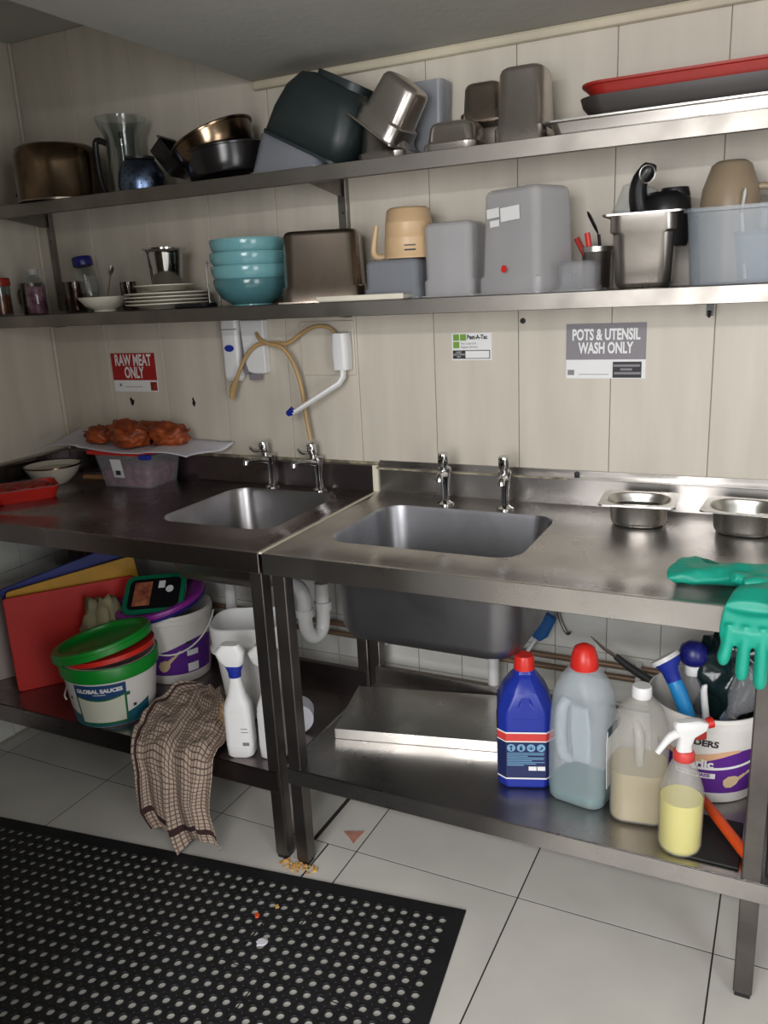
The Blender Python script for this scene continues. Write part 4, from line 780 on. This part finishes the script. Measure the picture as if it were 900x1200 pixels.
obj('handle', G().tube([tuple(wr(-1.9, .15, .006)), tuple(wr(-1.85, .12, .012)), tuple(wr(-1.6, .085, .016)), tuple(wr(-1.25, .075, .014)), tuple(wr(-1.1, .07, .01))], .0028, 8, sub=4), m_white, t)
t = thing('bucket_cover', 'red lid lying tilted between the bucket and the green lid', 'lid', (-.697, -.533, ZT+.197), (-3, -7, 24))
obj('disc', G().lathe([(0.001, 0), (.132, 0), (.138, .004), (.138, .016), (.13, .018), (0.001, .016)], 48), m_red, t); obj('rim', G().lathe([(.136, .002), (.141, .003), (.141, .018), (.136, .018)], 48, c0=False, c1=False), m_red, t)
t = thing('bucket_cover', 'loose green lid tilted on top of the sauce bucket', 'lid', (-.712, -.54, ZT+.226), (-3, -12, 24))
obj('disc', G().lathe([(0.001, .004), (.118, .004), (.126, .012), (.128, .022), (.136, .024), (.148, .022), (.152, .014), (.151, .0), (.146, -.002), (.14, .0), (.001, .0)], 56), m_green, t, smooth=.8)
obj('rim', G().lathe([(.150, -.006), (.154, -.004), (.154, .012), (.150, .014)], 56, c0=False, c1=False), m_green, t)
t, wr = bucket('white bucket with purple label and purple lid behind the green lidded one', (-.690, -.245, ZT), 32, .110, .132, .245, m_bktw)
wpatch(t, wr, 'label_wave', m_purp, -1.1, 1.3, .035, lambda s: .135-.022*math.sin(s*5+.6))
wspoon(t, wr, m_spoonc, -.15, .075, 1.1, .65); wpatch(t, wr, 'label_box', m_lwhite, .45, .78, .098, .118, 8, e=.0016); wpatch(t, wr, 'label_box', m_lwhite, .45, .78, .04, .07, 8, e=.0016); wpatch(t, wr, 'label_strip', m_dark, .45, .6, .14, .152, 8, e=.0016)
obj('handle', G().tube([tuple(wr(-1.5+3.0*i/20, .215-.10*math.sin(PI*i/20), .008)) for i in range(21)], .003, 8), m_white, t)
t = thing('bucket_cover', 'purple lid resting crooked on the white and purple bucket', 'lid', (-.722, -.258, ZT+.268), (8, -9, 20))
obj('disc', G().lathe([(0.001, .0), (.13, .0), (.136, .006), (.138, .014), (.150, .012), (.154, .004), (.152, -.008), (.146, -.008), (.14, -.004), (.001, -.004)], 56), m_purple, t, smooth=.8)
obj('rim', G().lathe([(.151, -.014), (.155, -.013), (.155, -.004), (.151, -.002)], 56, c0=False, c1=False), m_dblue, t)
t = thing('food_carton', 'green rimmed plastic carton with black pictured film propped on the purple lid', 'carton', (-.70, -.298, ZT+.291), (38, -4, 22))
obj('tub', G().loft([rr(.185, .125, .02, -.02), rr(.2, .14, .025, .012)]), m_white, t); obj('rim', G().loft([rr(.176, .116, .02, .012), rr(.206, .146, .026, .012), rr(.206, .146, .026, .019), rr(.176, .116, .02, .019)]), M('carton_green', (14, 120, 84), .35), t)
obj('film', G().loft([rr(.176, .116, .02, .019), rr(.174, .114, .02, .0205)]), m_wblk, t); obj('picture', G().box(-.07, -.01, -.045, .045, .0205, .0215), m_food, t, smooth=0, bevel=.001)
obj('white_badge', G().lathe([(.0, 0), (.013, 0), (.013, .001), (.0, .001)], 18, Tr(.052, .012, .0208)), m_lwhite, t); obj('white_tab', G().box(.012, .034, .018, .045, .0205, .0215), m_lwhite, t, smooth=0)
tag(obj('cloth', G().add([p+Vector((-.862, -.385, ZT+.148)) for p in lump(0, 0, 0, .085, .055, .15, 21, .4, 1.6)], IF), m_khaki, smooth=4), 'khaki oven cloth bundled between the red board and the purple bucket', 'cloth')
t = thing('plastic_bin', 'white rounded plastic bin behind the left spray bottles', 'bin', (-.275, -.375, ZT), (0, 0, 24))
obj('body', G().loft([rr(.15, .12, .04, 0), rr(.16, .13, .045, .01), rr(.2, .16, .05, .22), rr(.215, .175, .055, .225), rr(.22, .18, .055, .30), rr(.212, .172, .055, .302), rr(.2, .16, .05, .24), rr(.15, .12, .04, .012)]), m_white, t, smooth=.9)
obj('rim', G().loft([rr(.216, .176, .055, .225), rr(.226, .186, .058, .222), rr(.226, .186, .058, .232), rr(.216, .176, .055, .236)], False, False), m_white, t)
for lb, loc, rz in (('white spray bottle with blue collar standing beside the checked towel', (-.168, -.60, ZT), 20), ('white spray bottle with blue collar half hidden behind the table legs', (-.078, -.572, ZT), 24)):
    t = thing('spray_bottle', lb, 'spray bottle', loc, (0, 0, rz), 'white spray bottles by the table legs')
    obj('body', G().loft([rr(.06, .05, .014, 0, 5), rr(.074, .058, .016, .006, 5), rr(.076, .06, .016, .03, 5), rr(.074, .058, .018, .15, 5), rr(.066, .052, .02, .165, 5), rr(.05, .042, .018, .185, 5), rr(.04, .036, .016, .21, 5), rr(.03, .03, .014, .24, 5), rr(.028, .028, .0135, .246, 5)]), m_white, t, smooth=.8)
    obj('collar', G().loft([rr(.034, .034, .016, .236, 5), rr(.036, .036, .017, .25, 5), rr(.052, .04, .018, .272, 5, .0), rr(.05, .038, .016, .276, 5)]), m_blue, t)
    obj('head', G().loft([rr(.052, .04, .016, .272, 5), rr(.07, .044, .016, .285, 5, -.004), rr(.082, .042, .016, .31, 5, -.008), rr(.05, .034, .014, .332, 5, -.004)]), m_white, t, smooth=.9)
    obj('label', G().loft([rr(.0775, .0615, .017, .035, 5), rr(.0762, .0602, .018, .14, 5)], False, False), m_lwhite, t)
    obj('small_print', G().box(.012, .03, -.0315, -.0305, .04, .05).box(.01, .03, -.0313, -.0305, .08, .082).box(.01, .028, -.0313, -.0305, .09, .092), m_signg, t, smooth=0)
tag(obj('crumpled_packet', G().add([p+Vector((-.275, -.50, ZT+.045)) for p in lump(0, 0, 0, .035, .028, .045, 31, .5, 2)], IF), M('crumpled_beige', (190, 160, 120), .6, var=.2, vs=30, bump=.4), smooth=4), 'crumpled beige packet between the towel and the white bin', 'packet')
t = thing('paper_roll', 'small white roll lying on the left undershelf beside the legs', 'roll', (-.105, -.40, ZT+.045), (90, 0, 30)); obj('roll', G().lathe([(.016, 0), (.045, 0), (.045, .06), (.016, .06), (.016, 0)], 28, c0=False, c1=False), m_paper, t); obj('core', G().lathe([(.013, 0), (.016, 0), (.016, .06), (.013, .06), (.013, 0)], 20, c0=False, c1=False), m_khaki, t)

# ------------------------------------------------------------------ checked towel
m_towel = bpy.data.materials.new('checked_towel'); m_towel.use_nodes = True
nt = m_towel.node_tree; N = nt.nodes; K = nt.links; P = N['Principled BSDF']; P.inputs['Roughness'].default_value = .9
uvn = N.new('ShaderNodeUVMap'); sp = N.new('ShaderNodeSeparateXYZ'); K.new(uvn.outputs[0], sp.inputs[0])
def mth(op, a, b=None):
    n = N.new('ShaderNodeMath'); n.operation = op
    for i, q in enumerate((a, b)):
        if q is None: continue
        if isinstance(q, (int, float)): n.inputs[i].default_value = q
        else: K.new(q, n.inputs[i])
    return n.outputs[0]
def stripes(s, per, wd): return mth('LESS_THAN', mth('FRACT', mth('DIVIDE', s, per)), wd)
ck = mth('MAXIMUM', stripes(sp.outputs[0], .0165, .24), stripes(sp.outputs[1], .0135, .24))
hem = mth('MULTIPLY', mth('GREATER_THAN', sp.outputs[1], .552), mth('LESS_THAN', sp.outputs[1], .574))
hem2 = mth('MULTIPLY', mth('GREATER_THAN', sp.outputs[0], .02), mth('LESS_THAN', sp.outputs[0], .03))
fac = mth('MAXIMUM', mth('MULTIPLY', ck, .8), mth('MAXIMUM', hem, hem2))
mx = N.new('ShaderNodeMix'); mx.data_type = 'RGBA'; mx.inputs[6].default_value = L((188, 168, 152)); mx.inputs[7].default_value = L((56, 34, 34)); K.new(fac, mx.inputs[0]); K.new(mx.outputs[2], P.inputs['Base Color'])
nzt = N.new('ShaderNodeTexNoise'); nzt.inputs['Scale'].default_value = 300; bpn = N.new('ShaderNodeBump'); bpn.inputs['Strength'].default_value = .4; bpn.inputs['Distance'].default_value = .002; K.new(nzt.outputs[0], bpn.inputs['Height']); K.new(bpn.outputs[0], P.inputs['Normal'])
LEN, TWD = .62, .42
# path of the cloth: (arc length, y, z, x left, x right)
path = [(0, -.36, .30, -.50, -.40), (.06, -.42, .305, -.56, -.33), (.14, -.50, .30, -.56, -.26), (.22, -.58, .295, -.545, -.23), (.30, -.645, .292, -.52, -.215), (.335, -.680, .282, -.50, -.21),
        (.36, -.698, .255, -.488, -.20), (.42, -.704, .195, -.462, -.205), (.485, -.708, .13, -.458, -.212), (.545, -.712, .07, -.452, -.20), (.585, -.716, .035, -.43, -.195), (.62, -.72, .008, -.405, -.185)]
def towel(u, v):
    s = v*LEN
    for a, b in zip(path[:-1], path[1:]):
        if s <= b[0]+1e-9: break
    k = (s-a[0])/(b[0]-a[0]); y, z, xl, xr = [a[i]+(b[i]-a[i])*k for i in range(1, 5)]
    x = xl+(xr-xl)*u
    hang = max(0, min(1, (s-.33)/.1)); top = 1-hang
    fold = math.sin(u*17+.6+1.2*math.sin(v*3))*.6+math.sin(u*31+2-2*v)*.4
    y -= hang*(.008+.017*(fold+.6))*(.6+.5*v)
    x += hang*.008*math.cos(u*17+.6)
    n = noise.noise(Vector((u*5, v*7, 3.1))); n2 = noise.noise(Vector((u*11, v*13, 8.1)))
    z += top*(.022*(fold*.5+.4)+.03*max(0, n)+.012*n2)
    if hang > .5: z += (.05+.05*math.sin(u*9+1)+.10*max(0, u-.5)*(1.5-u))*max(0, (v-.6))*1.6; 
    z = max(z, .006)
    if s < .33: z = max(z, .279)
    return (x, y, z)
NU, NV = 70, 90
tw = obj('tea_towel', G().grid(towel, NU, NV), m_towel, smooth=4, solid=.0025)
uvl = tw.data.uv_layers.new(name='UVMap')
for lp_ in tw.data.loops:
    i = lp_.vertex_index % (NU+1); j = lp_.vertex_index//(NU+1); uvl.data[lp_.index].uv = (i/NU*TWD, j/NV*LEN+.02*math.sin(i/NU*6))
tag(tw, 'brown and white checked tea towel hanging off the left undershelf', 'towel')

# ------------------------------------------------------------------ rubber mat with round drainage holes
mt = thing('floor_mat', 'black rubber anti-fatigue mat with round holes on the tiled floor', 'mat', (.505, -.637, .0005), (0, 0, 7.3))
p_ = .0332; NC, NR = 55, 26; mg = .032; hr = .0094; th = .006; NN = 12
g = G(); ring = []
for k in range(NN): a = 2*PI*k/NN+PI/4; ring.append((math.cos(a), math.sin(a)))
def sqp(c, s_): m_ = max(abs(c), abs(s_)); return (c/m_, s_/m_)
for i in range(NC):
    for j in range(NR):
        cx, cy = -mg-p_*(i+.5), -mg-p_*(j+.5); vo = []; n0 = len(g.v)
        for c, s_ in ring: q = sqp(c, s_); g.v.append((cx+q[0]*p_/2, cy+q[1]*p_/2, th-.001))
        for c, s_ in ring: g.v.append((cx+c*hr*1.3, cy+s_*hr*1.3, th-.0004))
        for c, s_ in ring: g.v.append((cx+c*hr*1.1, cy+s_*hr*1.1, th))
        for c, s_ in ring: g.v.append((cx+c*hr, cy+s_*hr, th-.0015))
        for c, s_ in ring: g.v.append((cx+c*hr, cy+s_*hr, 0))
        for l in range(4):
            for k in range(NN): k2 = (k+1) % NN; g.f.append((n0+l*NN+k, n0+l*NN+k2, n0+(l+1)*NN+k2, n0+(l+1)*NN+k))
me = bpy.data.meshes.new('holed_field'); me.from_pydata(g.v, [], g.f); me.materials.append(m_rubber); o = bpy.data.objects.new('holed_field', me); C.objects.link(o); o.parent = mt
Wm, Hm = NC*p_+2*mg, NR*p_+2*mg
gb = G()
for x0, x1, y0, y1 in ((-Wm, 0, -mg, 0), (-Wm, 0, -Hm, -Hm+mg), (-mg, 0, -Hm+mg, -mg), (-Wm, -Wm+mg, -Hm+mg, -mg)): gb.box(x0, x1, y0, y1, 0, th-.001)
obj('border', gb, m_rubber, mt, smooth=0)
sg = G()
for i in range(1, NC):
    for j in range(1, NR):
        cx, cy = -mg-p_*i, -mg-p_*j
        if (i+j) % 1 == 0: sg.lathe([(.0022, th-.003), (.0016, th-.0005), (0.0, th)], 6, Tr(cx, cy, 0), c1=False)
tag(obj('studs', sg, M('worn_stud_rubber', (80, 80, 80), .6), mt, smooth=0), kind='stuff')

# ------------------------------------------------------------------ litter
def scrap(nm, lb, cat, x, y, r, mat, seed, z=.0, n=9, h=.004):
    rd = random.Random(seed); pts = [(x+r*(.6+.5*rd.random())*math.cos(2*PI*i/n), y+r*(.6+.5*rd.random())*math.sin(2*PI*i/n)) for i in range(n)]
    return tag(obj(nm, G().loft([[(a, b, z) for a, b in pts], [(x+(a-x)*.8, y+(b-y)*.8, z+h) for a, b in pts]]), mat, smooth=0), lb, cat)
tag(obj('food_scrap', G().loft([[(x, y, z) for x, y in ((.068, -.478), (.125, -.455), (.122, -.475), (.120, -.515), (.098, -.498))] for z in (.0004, .003)]), m_ham, smooth=0), 'pink triangular scrap on the tile beneath the right undershelf', 'scrap')
scrap('food_scrap', 'small orange scrap lying on the black mat', 'scrap', *(0.03, -.86), .009, m_orange, 4  , .0065)
scrap('food_scrap', 'white torn scrap lying on the black mat', 'scrap', *(.09, -.93), .016, m_paper, 5, .0065, 13, .002)
scrap('food_scrap', 'yellowish crumb on the mat beside the orange scrap', 'scrap', .06, -.815, .007, m_crumb, 6  , .0065)
rd = random.Random(11); cg = G()
for i in range(70):
    a = rd.uniform(0, 6.28); q = rd.random()**.7*.045; r_ = rd.uniform(.002, .007)
    cg.add([(p.x*r_, p.y*r_, max(-r_*.9, p.z*r_*.6)) for p in IV[:42]], [], None) if False else cg.lathe([(r_*.7, 0), (r_, r_*.4), (r_*.5, r_*.9), (0.0, r_)], 6, Tr(.02+q*math.cos(a)*1.3, -.655+q*math.sin(a)*.6, 0, 0, 0, 0))
tag(obj('crumbs', cg, m_crumb, smooth=0), 'heap of yellow crumbs and debris around the middle table legs', 'crumbs', kind='stuff')
